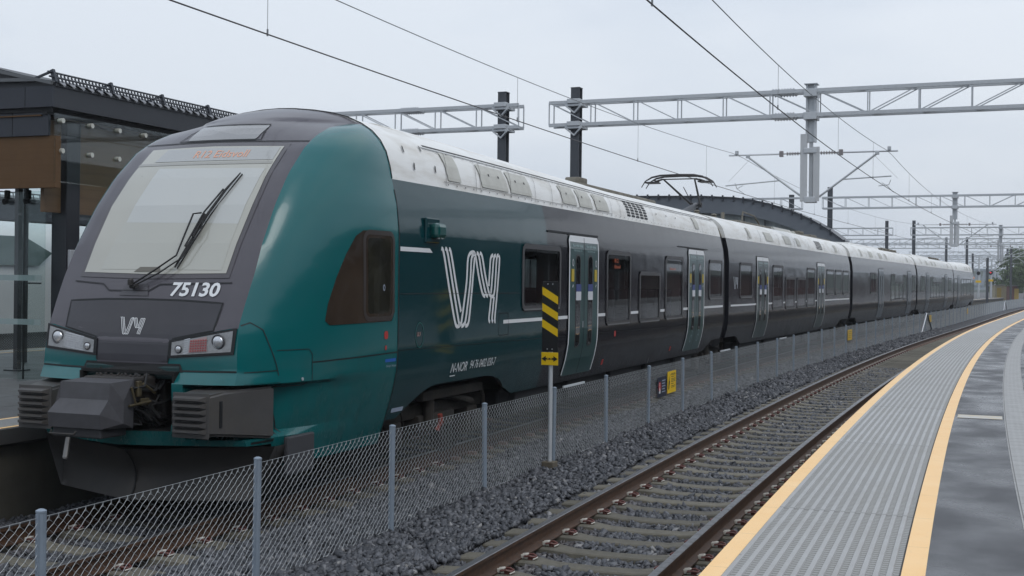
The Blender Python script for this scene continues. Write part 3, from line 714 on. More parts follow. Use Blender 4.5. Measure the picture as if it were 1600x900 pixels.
def side_pt(q, z):
    """q in 0..1 from the hood edge to the body; returns (x, w)"""
    e = ew(z); xe = front_x(e, z); sw = secw(z)
    kx = xe + .22 * (XE - xe); kw = sw + .02
    x = (1 - q) ** 2 * xe + 2 * q * (1 - q) * kx + q * q * XE; w = (1 - q) ** 2 * e + 2 * q * (1 - q) * kw + q * q * sw
    return x, w
def side_w(x, z):
    if x >= XE: return secw(z)
    lo, hi = 0., 1.
    for _ in range(30):
        m = (lo + hi) / 2
        if side_pt(m, z)[0] < x: lo = m
        else: hi = m
    return side_pt((lo + hi) / 2, z)[1]
def front_fn(fr, off=.006): return lambda u, v, o=0.: fr(front_x(u, v) - (off + o), u * (1 + .0), v + (off + o) * .35)
def sw_(fr, x, z): return side_w(x, z) if (fr is FR[0] or fr.rev) else secw(z)
def side_fn(fr, off=.004): return lambda u, v, o=0.: fr(u, sw_(fr, u, v) + off + o, v)
_al = [0.]
for i in range(1, len(RZ)): _al.append(_al[-1] + math.hypot(RW[i] - RW[i - 1], RZ[i] - RZ[i - 1]))
def rk(fr, x):
    """the roof drops a little behind the cab section"""
    return float(np.interp(x, [XE, 6, 13.5], [1, .97, .80])) if (fr is FR[0] or fr.rev) else .80
def rz(fr, x, z): return 3.5 + (z - 3.5) * rk(fr, x) if z > 3.5 else z
def roof_fn(fr, off=.005):
    def f(u, v, o=0.):
        w = float(np.interp(v, _al, RW)); z = float(np.interp(v, _al, RZ)); k = (off + o)
        return fr(u, w + k * (w / 1.5), rz(fr, u, z) + k)
    return f
# ---- decals: 2D outlines cut finely and laid on a surface
def poly_bm(polys):
    bm = bmesh.new()
    for P in polys:
        vs = [bm.verts.new((p[0], p[1], 0)) for p in P]
        es = [bm.edges.new((vs[i], vs[(i + 1) % len(vs)])) for i in range(len(vs))]
        bmesh.ops.triangle_fill(bm, edges=es, use_beauty=True, use_dissolve=False)
    return bm
def lay(bm, fn, step=.12, thick=0., mb=None):
    if step:
        for ax in (0, 1):
            c = [v.co[ax] for v in bm.verts]
            if not c: continue
            k = math.floor(min(c) / step) + 1
            while k * step < max(c) - 1e-5:
                n = Vector((1, 0, 0)) if ax == 0 else Vector((0, 1, 0))
                bmesh.ops.bisect_plane(bm, geom=bm.verts[:] + bm.edges[:] + bm.faces[:], plane_co=n * (k * step), plane_no=n, dist=1e-6); k += 1
    if thick:
        r = bmesh.ops.extrude_face_region(bm, geom=bm.faces[:])
        for e_ in r['geom']:
            if isinstance(e_, bmesh.types.BMVert): e_.co.z += thick
    mb = mb or MB(); bm.verts.index_update()
    mb.add([fn(v.co.x, v.co.y, v.co.z) for v in bm.verts], [tuple(v.index for v in f.verts) for f in bm.faces]); bm.free(); return mb
def decal(polys, fn, step=.12, thick=0., mb=None): return lay(poly_bm(polys), fn, step, thick, mb)
def rrect(x0_, x1_, z0_, z1_, r=.08, n=5):
    P = []
    for cx, cz, a in ((x1_ - r, z0_ + r, -90), (x1_ - r, z1_ - r, 0), (x0_ + r, z1_ - r, 90), (x0_ + r, z0_ + r, 180)):
        for i in range(n + 1):
            t = rad(a + 90 * i / n); P.append((cx + r * math.cos(t), cz + r * math.sin(t)))
    return P
def strip(pts, w, fn, mb=None, thick=0., closed=False):
    """a stroke of width w along 2D points"""
    pts = [Vector((p[0], p[1])) for p in pts]; n = len(pts); Lf, Rt = [], []
    for i in range(n):
        a = pts[(i - 1) % n] if closed or i else pts[0]; b = pts[(i + 1) % n] if closed or i < n - 1 else pts[-1]
        t = (b - a).normalized(); k = Vector((-t.y, t.x)) * w / 2; Lf.append(pts[i] + k); Rt.append(pts[i] - k)
    mb = mb or MB(); vs = [fn(p.x, p.y, thick) for p in Lf] + [fn(p.x, p.y, thick) for p in Rt]
    fs = [(i, i + 1, n + i + 1, n + i) for i in range(n - 1)] + ([(n - 1, 0, n, 2 * n - 1)] if closed else [])
    return mb.add(vs, fs)
def dens(pts, step=.08, closed=False):
    out = []; P = list(pts) + ([pts[0]] if closed else [])
    for a, b in zip(P[:-1], P[1:]):
        k = max(1, int(math.hypot(b[0] - a[0], b[1] - a[1]) / step))
        out += [(a[0] + (b[0] - a[0]) * i / k, a[1] + (b[1] - a[1]) * i / k) for i in range(k)]
    return out if closed else out + [P[-1]]
def spline(pts, n=8):
    out = []; P = [pts[0]] + list(pts) + [pts[-1]]
    for i in range(1, len(P) - 2):
        for k in range(n):
            t = k / n
            out.append(tuple(.5 * (2 * P[i][j] + (P[i + 1][j] - P[i - 1][j]) * t + (2 * P[i - 1][j] - 5 * P[i][j] + 4 * P[i + 1][j] - P[i + 2][j]) * t * t + (3 * P[i][j] - P[i - 1][j] - 3 * P[i + 1][j] + P[i + 2][j]) * t ** 3) for j in (0, 1)))
    return out + [pts[-1]]
def text_bm(txt, h, x, z, width=None, shear=0., bold=0., align='LEFT'):
    cu = bpy.data.curves.new('t', 'FONT'); cu.body = txt; cu.size = 1; cu.shear = shear; cu.offset = bold; cu.resolution_u = 3
    o = bpy.data.objects.new('t', cu); COL.objects.link(o); bpy.context.view_layer.update()
    me = bpy.data.meshes.new_from_object(o.evaluated_get(bpy.context.evaluated_depsgraph_get()))
    bm = bmesh.new(); bm.from_mesh(me); bpy.data.objects.remove(o); bpy.data.curves.remove(cu); bpy.data.meshes.remove(me)
    xs = [v.co.x for v in bm.verts]; ys = [v.co.y for v in bm.verts]; a, b_, c, d_ = min(xs), max(xs), min(ys), max(ys)
    sy = h / (d_ - c); sx = (width / (b_ - a)) if width else sy
    for v in bm.verts: v.co = Vector((x + (v.co.x - a) * sx, z + (v.co.y - c) * sy, 0))
    bmesh.ops.remove_doubles(bm, verts=bm.verts[:], dist=1e-5)
    return bm

# ---- body shells
def zb_fn(arches, base=.76):
    def f(x):
        z = base
        for a, b_, top, ra, rb in arches:
            if a < x < b_:
                k = min(1, (x - a) / ra) if ra else 1; k2 = min(1, (b_ - x) / rb) if rb else 1
                kk = min(math.sin(k * math.pi / 2) if rb < ra else k, math.sqrt(max(0, 1 - (1 - k2) ** 2)))
                z = max(z, base + (top - base) * max(0, kk))
        return z
    return f
ZR = [.76, .85, .95, 1.05, 1.15, 1.25, 1.35, 1.6, 2.0, 2.45, 2.9, 3.05, 3.2, 3.35, 3.5]
def car_shell(fr, xa, xb, arches, split=None, mats=None, wins=()):
    zb = zb_fn(arches)
    xs = set(np.arange(xa, xb, .5).round(3)) | {xa, xb}
    zr = sorted(set(ZR) | {round(v, 3) for w_ in wins for v in (w_[2][0] + .035, w_[2][1] - .035)})
    for w_ in wins: xs |= {round(w_[0] + .035, 3), round(w_[1] - .035, 3)}
    if split: xs.add(split)
    for a, b_, *_ in arches: xs |= set(np.arange(max(a, xa), min(b_, xb) + .01, .12).round(3))
    xs = sorted(x for x in xs if xa <= x <= xb)
    mb = MB()
    for sg in (1, -1):
        P = [[fr(x, sg * secw(max(z, zb(x))), max(z, zb(x))) for x in xs] for z in zr]
        def mt(i, j):
            xc, zc = (xs[j] + xs[j + 1]) / 2, (zr[i] + zr[i + 1]) / 2
            if any(w_[0] + .03 < xc < w_[1] - .03 and w_[2][0] + .03 < zc < w_[2][1] - .03 for w_ in wins): return None
            return 0 if (split and xs[j] < split - 1e-4) else (1 if split else 0)
        mb.grid(P, flip=(sg < 0), mats=mt)
    for xe_ in (xa, xb):   # end walls
        pts = [fr(xe_, secw(max(z, zb(xe_))), max(z, zb(xe_))) for z in zr] + [fr(xe_, -secw(max(z, zb(xe_))), max(z, zb(xe_))) for z in zr[::-1]]
        mb.mi = 1 if split else 0; mb.add(pts, [tuple(range(len(pts)))])
    # inner skirt return so that the edge has a thickness
    P = [[fr(x, secw(zb(x)), zb(x)) for x in xs], [fr(x, secw(zb(x)) - .06, zb(x) + .01) for x in xs]]
    mb.grid(P, mats=lambda i, j: (1 if split else 0))
    return mb.build('carriage_body', mats, train, smooth=30, weld=True)
def roof_shell(fr, xa, xb, label=None):
    mb = MB(); xs = sorted(set(list(np.arange(xa, xb, 1.)) + [xb])); prof = [(w, z) for w, z in zip(RW, RZ)]; full = prof + [(-w, z) for w, z in prof[::-1][1:]]
    mb.grid([[fr(x, w, rz(fr, x, z)) for x in xs] for w, z in full])
    for xe_ in (xa, xb): mb.add([fr(xe_, w, rz(fr, xe_, z)) for w, z in full], [tuple(range(len(full)))])
    o = mb.build('roof', [white_roof], train, smooth=30, weld=True); return o
# ---- doors, windows
def seg_door(fr, xa, leaf, win=True, glyph=False, fancy=True):
    xb = xa + 1.50; z0_, z1_ = .86, 3.07; fn = side_fn(fr, .006)
    mb = decal([rrect(xa, xb, z0_, z1_, .05, 3)], fn, .16, .010); d = mb.build('door', [leaf], train)
    mb = MB()
    P = dens([(xa, z0_ + .02), (xa, z1_ - .06), (xa + .05, z1_), (xb - .05, z1_), (xb, z1_ - .06), (xb, z0_ + .02)], .12)
    strip(P, .045 if fancy else .03, fn, mb, .013); strip([(xa + .02, z1_ - .045), (xb - .02, z1_ - .045)], .065, fn, mb, .0125); mb.build('door_border', white_mark if fancy else M('grey_mark', (.36, .38, .41), .45), d)
    mb = MB(); strip(dens([(xa + .75, z0_), (xa + .75, z1_)], .15), .02, fn, mb, .014)
    strip([(xa - .01, z1_ + .035), (xb + .01, z1_ + .035)], .02, fn, mb, .01); mb.build('door_seam', seam, d)
    for cx in (xa + .43, xa + 1.07):
        mb = decal([rrect(cx - .13, cx + .13, 1.30, 2.80, .10, 4)], fn, .3, .013); f = mb.build('door_window', frame_dark, d)
        mb = decal([rrect(cx - .10, cx + .10, 1.33, 2.77, .08, 4)], fn, .3, .016); mb.build('door_window_pane', window_glass, d)
    if fancy:
        mb = decal([rrect(xa + .33, xa + .58, 2.06, 2.20, .005, 1), rrect(xa + .95, xa + 1.20, 2.06, 2.20, .005, 1)], fn, 0, .018); mb.build_each('sticker', M('sticker_white', (.62, .63, .66), .4), d)
        mb = decal([rrect(xa + .33, xa + .58, 2.20, 2.32, .005, 1), rrect(xa + .95, xa + 1.20, 2.20, 2.32, .005, 1)], fn, 0, .018); mb.build_each('sticker', M('sticker_blue', (.03, .05, .20), .4), d)
        mb = decal([rrect(xa + .10, xa + .22, 2.36, 2.56, .005, 1), rrect(xa + 1.30, xa + 1.42, 2.36, 2.56, .005, 1)], fn, 0, .018); mb.build_each('sticker', M('sticker_yellow', (.50, .36, .02), .4), d)
        mb = MB()
        for cx in (xa + .16, xa + 1.36):
            P = [(cx + .035 * math.cos(t), 2.66 + .05 * math.sin(t)) for t in np.linspace(0, 2 * math.pi, 13)[:-1]]; strip(P, .014, fn, mb, .018, closed=True)
            strip([(cx - .02, 2.27), (cx + .02, 2.31)], .03, fn, mb, .018)
        mb.build('door_symbols', M('sticker_white', (.62, .63, .66), .4), d)
        mb = MB(); lay(text_bm('Kun gyldig billett', .055, xa + .17, 2.90, .50, bold=.02), fn, 0, .0, mb=mb); lay(text_bm('Kun gyldig billett', .055, xa + .86, 2.90, .50, bold=.02), fn, 0, .0, mb=mb)
        lay(text_bm('Valid tickets only', .045, xa + .2, 2.83, .42), fn, 0, .0, mb=mb); lay(text_bm('Valid tickets only', .045, xa + .89, 2.83, .42), fn, 0, .0, mb=mb)
        for i, v in enumerate(mb.v): pass
        mb2 = MB(); off = fr.n * .015; mb2.add([(p[0] + off[0], p[1] + off[1], p[2]) for p in mb.v], mb.f); mb2.build('door_lettering', M('pale_letters', (.30, .42, .42), .5), d)
        mb = MB(); strip([(xa + .68, 1.62), (xa + .68, 1.72)], .035, fn, mb, .02); mb.build('door_handle', galv, d)
    if glyph:
        mb = MB()
        for cx in (xa + .42, xa + 1.06):
            strip([(cx - .05, 1.32), (cx + .06, 1.28), (cx + .07, 1.15)], .02, fn, mb, .018); P = [(cx + .075 * math.cos(t), 1.13 + .075 * math.sin(t)) for t in np.linspace(0, 2 * math.pi, 17)[:-1]]; strip(P, .016, fn, mb, .018, closed=True)
        mb.build('door_glyph', M('pale_letters', (.30, .42, .42), .5), d)
    return d
def window(fr, xa, xb, z0_, z1_, r=.09, pane=None):
    w = None
    for sg in (1, -1):
        fn = lambda u, v, o=0., sg=sg: fr(u, sg * (sw_(fr, u, v) + .004 + o), v)
        mb = MB(); ring = dens(rrect(xa + .03, xb - .03, z0_ + .03, z1_ - .03, r), .12, True); strip(ring, .075, fn, mb, .014, closed=True); strip(ring, .03, fn, mb, -.06, closed=True)
        if sg > 0: w = mb.build('window', [frame_dark], train)
        else: mb.build('window_frame', [frame_dark], w)
        mb = decal([rrect(xa + .03, xb - .03, z0_ + .03, z1_ - .03, r)], fn, .3, 0); mb.build('pane', pane or tinted, w)
    mb = MB(); fn = side_fn(fr, .004); strip([(xa + .06, z0_ + .012), (xb - .06, z0_ + .012)], .022, fn, mb, .020); mb.build('sill_trim', M('trim_grey', (.16, .16, .16), .45), w)
    return w
tinted = glass_material('tinted_glass', tint=(.42, .45, .45), f0=.055)
seat_m = M('seat_cloth', (.035, .04, .055), .8, noise=(2, .6, (.05, .05, .06))); seat_red = M('seat_red', (.13, .022, .018), .8); lining = M('interior_lining', (.20, .20, .19), .6); inner_floor = M('interior_floor', (.05, .05, .055), .6); curtain = M('pale_partition', (.72, .69, .60), .7)
def interior(fr, xa, xb, seats, parts=(), red=False):
    q = MB(fr); q.box(xa, xb, -1.5, 1.5, 1.02, 1.06); fl = q.build('interior', [inner_floor], train)
    q = MB(fr); q.box(xa, xb, -1.35, 1.35, 3.22, 3.26)
    q.build('ceiling_panel', lining, fl)
    q = MB(fr)
    for x_ in seats:
        for sg in (1, -1):
            for ww in (.62, 1.14):
                q.bbox(x_, x_ + .12, sg * ww - .22, sg * ww + .22, 1.45, 2.22, .04); q.bbox(x_, x_ + .50, sg * ww - .22, sg * ww + .22, 1.38, 1.50, .04)
    q.build('seats', seat_red if red else seat_m, fl)
    q = MB(fr)
    for x_, w0, w1 in parts: q.box(x_, x_ + .04, w0, w1, 1.06, 3.2) if w0 < .55 or red else q.box(x_ - .35, x_ + .35, 1.42, 1.44, 1.4, 2.32)
    if parts: q.build_each('partition', curtain, fl)
    q = MB(fr)
    for x_ in np.arange(xa + .8, xb, 1.9): q.tube([(x_, .35, 1.06), (x_, .35, 3.2)], .018, 6); q.tube([(x_, -.35, 1.06), (x_, -.35, 3.2)], .018, 6)
    q.build('grab_poles', galv, fl)
W1_ = ((7.35, 9.01, (1.94, 2.89)), (11.42, 12.92, (1.61, 2.90)), (13.52, 15.05, (1.60, 2.56)), (15.48, 16.98, (1.61, 2.90)), (19.55, 21.02, (1.98, 2.90)))
W2_ = ((1.41, 2.88, (1.98, 2.90)), (5.58, 7.08, (1.61, 2.90)), (7.48, 8.98, (1.60, 2.56)), (9.34, 10.88, (1.60, 2.56)), (11.1, 12.6, (1.61, 2.90)), (15.05, 16.65, (1.98, 2.90)), (17.0, 18.5, (1.98, 2.90)), (18.87, 20.33, (1.98, 2.90)))
W3_ = ((4.78, 6.4, (1.98, 2.90)), (11.03, 12.4, (1.61, 2.90)), (12.5, 13.9, (1.66, 2.5)), (14.0, 15.3, (1.66, 2.5)), (15.4, 16.7, (1.61, 2.90)), (18.95, 20.3, (1.98, 2.90)))
W4_ = ((1.8, 3.6, (1.98, 2.90)), (6.7, 8.1, (1.61, 2.90)), (8.3, 9.7, (1.60, 2.56)), (9.9, 11.3, (1.60, 2.56)), (11.5, 12.9, (1.60, 2.56)), (13.1, 14.5, (1.61, 2.90)), (17.2, 18.9, (1.98, 2.90)))
W5_ = ((5.1, 6.6, (1.61, 2.90)), (7.35, 8.9, (1.61, 2.90)), (9.1, 10.6, (1.61, 2.90)), (11.4, 12.9, (1.61, 2.90)), (13.5, 15.0, (1.61, 2.90)), (19.0, 20.4, (1.98, 2.90)))
teal_door = M('teal_door', (.005, .050, .050), .3, coat=.3); grey_door = M('grey_door', (.10, .12, .14), .4, coat=.2); green_grey_door = M('green_grey_door', (.016, .036, .036), .32, coat=.3)
T_, F_ = (1.61, 2.90), (1.60, 2.56); H_ = (1.98, 2.90)
# car 1
car_shell(FR[0], XE, 21.22, [(3.75, 7.05, 1.09, .95, .9), (19.6, 30, 1.0, .7, 5)], 8.42, [side_teal, dark_paint], W1_)
roof_shell(FR[0], XE, 21.22)
for a, b_, zz in W1_: window(FR[0], a, b_, *zz)
seg_door(FR[0], 9.41, teal_door, fancy=True); seg_door(FR[0], 17.48, teal_door, glyph=True)
# car 2, 3, 4
car_shell(FR[1], .25, 20.72, [(-9, 1.9, 1.0, 5, .7), (18.2, 30, 1.0, .7, 5)], None, [dark_paint], W2_)
roof_shell(FR[1], .25, 20.72)
for a, b_, zz in W2_: window(FR[1], a, b_, *zz)
seg_door(FR[1], 3.44, green_grey_door); seg_door(FR[1], 13.06, green_grey_door)
car_shell(FR[2], .25, 20.72, [(-9, 1.9, 1.0, 5, .7), (19.0, 30, 1.0, .7, 5)], None, [dark_paint], W3_); roof_shell(FR[2], .25, 20.72)
for a, b_, zz in W3_: window(FR[2], a, b_, *zz)
seg_door(FR[2], 7.1, grey_door, fancy=False); seg_door(FR[2], 17.05, grey_door, fancy=False)
car_shell(FR[3], .25, 20.72, [(-9, 1.9, 1.0, 5, .7), (19.0, 30, 1.0, .7, 5)], None, [dark_paint], W4_); roof_shell(FR[3], .25, 20.72)
for a, b_, zz in W4_: window(FR[3], a, b_, *zz)
seg_door(FR[3], 4.38, grey_door, fancy=False); seg_door(FR[3], 14.85, grey_door, fancy=False)
# car 5 (frame runs from the far nose back)
f5 = FR[4]; f5 = Frame(JP[4], JP[5]); f5r = FR[4]; f5r.n = -f5r.n if np.dot(f5r.n, f5.n) < 0 else f5r.n
car_shell(f5r, XE, 21.08, [(3.75, 7.05, 1.09, .95, .9), (19.6, 30, 1.0, .7, 5)], None, [dark_paint], W5_); roof_shell(f5r, XE, 21.08)
for a, b_, zz in W5_: window(f5r, a, b_, *zz)
seg_door(f5r, 16.7, grey_door, fancy=False)

interior(FR[0], 7.1, 21.1, (11.3, 12.7, 13.6, 14.9, 15.6, 16.9, 19.6, 20.8), ((9.2, -1.4, -.4), (11.2, .4, 1.45), (17.3, .4, 1.45)))
interior(FR[1], .5, 20.6, (1.5, 2.6, 5.7, 6.9, 7.7, 8.8, 9.5, 10.7, 11.4, 12.4, 15.2, 16.4, 17.2, 18.4, 19.2), ((5.2, .3, 1.45), (3.2, .3, 1.45), (17.6, -1.45, -1.0)), red=True)
interior(FR[2], .5, 20.6, (4.9, 6.2, 11.4, 15.6, 19.4), ((12.2, .6, 1.45), (13.0, .9, 1.45), (13.8, .8, 1.45), (14.7, .9, 1.45), (15.2, .6, 1.45)))
interior(FR[3], .5, 20.6, (2.1, 3.3, 7, 8.4, 12, 17.5), ((9.2, .6, 1.45), (10.3, .9, 1.45), (11.2, .8, 1.45), (12.4, .9, 1.45)))
interior(f5r, 4.0, 20.8, (5.2, 6.4, 7.5, 8.7, 9.3, 10.5, 11.6, 12.8, 13.8, 19.2), ((9.8, .6, 1.45),))

# ---- nose
def nose(fr, main=True):
    zz = sorted(set([.50, .58, .66, .74, .80, .86, .88, .92, .97, 1.02, 1.1, 1.2, 1.30, 1.335, 1.39, 1.42, 1.45, 1.49, 1.55, 1.6, 1.66, 1.73, 1.8, 1.87, 1.95, 2.03, 2.12, 2.24, 2.36] + [round(float(v), 3) for v in np.arange(2.45, 3.5, .085)] + [3.5, 3.56, 3.62, 3.68, 3.74, 3.8, 3.86, 3.92, 3.97, 4.02, 4.06, 4.09, 4.12, 4.15, 4.18, 4.205, 4.23, 4.255, 4.28, 4.30, 4.32, 4.335, 4.345, 4.35]))
    fw = [0, .18, .36, .54, .66, .69, .91]
    P = []; tags_ = []
    for z in zz:
        e = ew(z); row = []
        ws = [w * min(1, e / 1.02) if z > 4.12 else w for w in fw] + ([e * .97 if z > 4.12 else (.91 + e) / 2, e])
        for w in ws: row.append((front_x(w, z), w, z))
        for q in np.linspace(0, 1, 15)[1:]:
            x, w = side_pt(float(q), z); row.append((x, w, z))
        P.append(row)
    nf = len(fw) + 2 - 1
    def mt(i, j):
        zc = (zz[i] + zz[i + 1]) / 2
        if zc < .74 and j < nf + 3: return None
        if j < 3 and .88 < zc < 1.42: return None
        if j < nf: return 1 if zc > 1.87 else 0
        if zc > 4.12: return 1
        return 0
    for sg, nm in ((1, 'a'), (-1, 'b')):
        mb = MB() if sg > 0 else mb
        mb.grid([[fr(p[0], sg * p[1], p[2]) for p in row] for row in P], flip=(sg < 0), mats=mt)
    o = mb.build('cab_body', [nose_teal if main else dark_paint, hood_black], train, smooth=34, weld=True)
    # module seam
    mb = MB()
    for sg in (1, -1): strip([(XE, z) for z in np.arange(.50, 3.5, .12)], .022, lambda u, v, o_=0., s_=sg: fr(u, s_ * (secw(v) + .004), v), mb)
    rim = [fr(XE + .005, s_ * w * 1.002, z + .006) for s_, rng_ in ((1, list(zip(RW, RZ))), ) for w, z in rng_] + [fr(XE + .005, -w * 1.002, z + .006) for w, z in list(zip(RW, RZ))[::-1]]
    mb.tube(rim, .006, 5); mb.build('body_seam', seam, o)
    return o
nose_o = nose(FR[0]); nose(f5r, False)
fr = FR[0]; FF = front_fn(fr, .006); SF_ = side_fn(fr, .004)
# front cavity for the coupler
mb = MB(fr)
mb.box(.78, 1.9, -.56, -.54, .86, 1.43); mb.box(.78, 1.9, .54, .56, .86, 1.43); mb.box(.78, 1.9, -.56, .56, .84, .88); mb.box(.80, 1.9, -.56, .56, 1.42, 1.45); mb.box(1.88, 1.9, -.56, .56, .86, 1.43)
mb.build('coupler_recess', void_black, train)
mb = MB(fr); mb.bbox(.86, .93, -.56, .56, 1.37, 1.50, .02); pl = mb.build('recess_plate', M('recess_green', (.003, .035, .036), .5, noise=(6, .5, (.012, .02, .02))), train)
mb = MB(fr)
for w in (-.36, 0, .36): mb.lathe((.855, w, 1.45), [(.014, 0), (.014, -.008)], 10, axis='x')
mb.build_each('bolt', steel_dark, pl)
# black part of the hood below the lamps' tops, centre panel, windscreen surround
mb = decal([[(-.42, 1.515), (.42, 1.515), (.43, 1.74), (1.13, 1.885), (-1.13, 1.885), (-.43, 1.74)]], front_fn(fr, .004), .10); mb.build('hood_lower', [hood_black], train)
mb = decal([[(-.60, 1.44), (.60, 1.44), (.56, 1.52), (-.56, 1.52)]], front_fn(fr, .003), .10); mb.build('hood_shadow_strip', rubber, train)
hp = decal([[(-.42, 1.53), (.42, 1.53), (.46, 1.76), (.875, 1.845), (.905, 2.105), (.45, 2.125), (0, 2.13), (-.45, 2.125), (-.905, 2.105), (-.875, 1.845), (-.46, 1.76)]], front_fn(fr, .006), .10); hpo = hp.build('hood_panel', [hood_gloss], train)
mb = MB(); strip(dens([(-.42, 1.53), (-.46, 1.76), (-.885, 1.845), (-.915, 2.11), (-.45, 2.132), (0, 2.137), (.45, 2.132), (.915, 2.11), (.885, 1.845), (.46, 1.76), (.42, 1.53)], .1), .018, front_fn(fr, .008), mb); mb.build('panel_gap', seam, hpo)
# windscreen
ws_out = [(-.905, 2.355), (-.45, 2.345), (0, 2.34), (.45, 2.345), (.905, 2.355), (.925, 3.1), (.885, 3.80), (.45, 3.815), (0, 3.82), (-.45, 3.815), (-.885, 3.80), (-.925, 3.1)]
glass_rim = M('screen_rim', (.060, .053, .060), .3, coat=.4)
screen_m = M('windscreen', (.375, .37, .325), .12, coat=.6, noise=(1.0, .5, (.41, .405, .365)))
wsb = decal([ws_out], front_fn(fr, .006), .10); wso = wsb.build('windscreen', [glass_rim], train, smooth=40, weld=True)
mb = decal([[(-.86, 2.40), (0, 2.385), (.86, 2.40), (.875, 3.1), (.84, 3.76), (0, 3.775), (-.84, 3.76), (-.875, 3.1)]], front_fn(fr, .010), .10); mb.build('screen_glass', screen_m, wso, smooth=40, weld=True)
mb = decal([[(-.56, 2.92), (.80, 2.90), (.80, 3.50), (-.52, 3.52)]], front_fn(fr, .013), .10); mb.build('sun_blind', M('blind_pale', (.43, .44, .425), .10, coat=.6), wso)
mb = decal([[(-.64, 2.43), (.80, 2.43), (.80, 2.90), (-.58, 2.92)]], front_fn(fr, .0125), .10); mb.build('dashboard_view', M('blind_warm', (.385, .385, .345), .10, coat=.6), wso)
mb = decal([[(-.86, 3.555), (.84, 3.555), (.83, 3.585), (-.85, 3.585)]], front_fn(fr, .014), .10); mb.build('display_rim', M('rim_mid', (.28, .275, .25), .2, coat=.5), wso)
mb = decal([[(-.66, 3.60), (.82, 3.60), (.81, 3.75), (-.60, 3.75)]], front_fn(fr, .014), .10); mb.build('display_box', M('display_grey', (.34, .345, .34), .12, coat=.6), wso)
mb = decal([[(-.20, 2.405), (.12, 2.405), (.10, 2.455), (-.14, 2.455)]], front_fn(fr, .0145), .10); mb.build('screen_label', M('label_tan', (.12, .11, .09), .3), wso)
mb = lay(text_bm('R12 Eidsvoll', .085, -.17, 3.635, .66, bold=.006), front_fn(fr, .017), 0); mb.build('display_lettering', M('led_pale', (.60, .32, .22), .4, emit=((1, .35, .16), .05)), wso)
# lower and upper edges of the black hood; upper hatch
mb = decal([rrect(-.44, .44, 3.86, 4.04, .02, 2)], front_fn(fr, .008), .08); h = mb.build('roof_hatch', [M('hatch_glass', (.20, .20, .205), .15, coat=.5)], train)
mb = MB(); strip(dens([(-.55, 3.85), (.50, 3.85), (.42, 4.055), (-.42, 4.055)], .1, True), .014, front_fn(fr, .008), mb, closed=True)
strip(dens([(-1.05, 3.83), (1.05, 3.83)], .1), .010, front_fn(fr, .007), mb); mb.build('hatch_gap', seam, h)
mb = MB(); strip(dens([(-.95, 2.31), (-.55, 2.285), (-.45, 2.22), (.05, 2.22), (.16, 2.285), (.95, 2.31)], .08), .012, front_fn(fr, .008), mb); mb.build('cowl_gap', M('gap_soft', (.015, .014, .016), .5), train)
mb = decal([[(-.30, 2.17), (.06, 2.17), (.02, 2.285), (-.24, 2.285)]], front_fn(fr, .0075), .06); mb.build('wiper_recess', M('recess_grey', (.07, .066, .074), .4), train)
# wiper
def fpt(w, z, o): return fr(front_x(w, z) - o, w, z + o * .4)
mb = MB(); wp = MB()
wp.tube([fpt(-.13, 2.265, .05), fpt(.10, 2.40, .07), fpt(.29, 2.55, .07), fpt(.30, 2.72, .075), fpt(.31, 2.97, .085), fpt(.40, 2.98, .085)], .0095, 6)
wo_ = wp.build('wiper', rubber, train)
q = MB(); q.tube([fpt(-.10, 2.255, .05), fpt(.16, 2.37, .07), fpt(.37, 2.52, .08), fpt(.47, 2.80, .08), fpt(.44, 2.97, .08)], .008, 6)
q.tube([fpt(.44, 2.97, .08), fpt(.40, 2.74, .07)], .014, 6); q.build('wiper_arm', rubber, wo_)
q = MB(); q.tube([fpt(.30, 2.44, .045), fpt(.36, 2.64, .05), fpt(.45, 2.99, .05), fpt(.52, 3.24, .05), fpt(.585, 3.43, .045)], [.010, .013, .014, .013, .007], 6)
q.tube([fpt(.31, 2.44, .02), fpt(.46, 2.99, .022), fpt(.59, 3.43, .02)], .008, 5); q.tube([fpt(.35, 2.64, .07), fpt(.44, 2.98, .10), fpt(.51, 3.24, .07)], .009, 6); q.build('wiper_blade', rubber, wo_)
q = MB(); q.lathe(fpt(-.14, 2.25, .06), [(.03, 0), (.03, .05), (.02, .07)], 12, axis='z'); q.tube([fpt(-.16, 2.25, .03), fpt(-.06, 2.245, .06)], .022, 8); q.build('wiper_pivot', steel_dark, wo_)
# number and emblem on the hood
mb = lay(text_bm('75130', .140, .315, 2.168, .53, shear=.06, bold=.028), front_fn(fr, .009), .08); mb.build('lettering', white_mark, train)
LOGO = [[(62, 62), (85, 110), (140, 470), (195, 790), (220, 838)], [(97, 60), (120, 110), (178, 470), (230, 790), (243, 815)], [(131, 62), (152, 110), (205, 440), (250, 690)],
        [(220, 838), (247, 815), (262, 740), (300, 400), (310, 170), (328, 100), (358, 78)], [(255, 838), (283, 815), (300, 740), (335, 400), (345, 170), (360, 110), (378, 98)], [(293, 838), (320, 815), (336, 700), (366, 300), (378, 130)],
        [(358, 78), (385, 110), (420, 320), (460, 500), (490, 540)], [(398, 82), (422, 120), (455, 320), (495, 500), (520, 540)], [(430, 82), (455, 120), (490, 320), (530, 500), (555, 543)],
        [(528, 430), (536, 260), (545, 130), (570, 95)], [(552, 510), (566, 300), (578, 130), (600, 96)], [(555, 543), (582, 525), (596, 400), (610, 130), (630, 96)], [(545, 815), (533, 780), (545, 640), (552, 555)], [(577, 815), (566, 780), (577, 640), (585, 545)], [(604, 810), (596, 780), (620, 480), (640, 160), (632, 100)]]
def logo(fn, X0, X1, Z1, Z0, w):
    mb = MB()
    for st in LOGO:
        P = spline([(X0 + (x - 60) / 582 * (X1 - X0), Z1 - (y - 62) / 776 * (Z1 - Z0)) for x, y in st], 6); strip(P, w, fn, mb)
    return mb
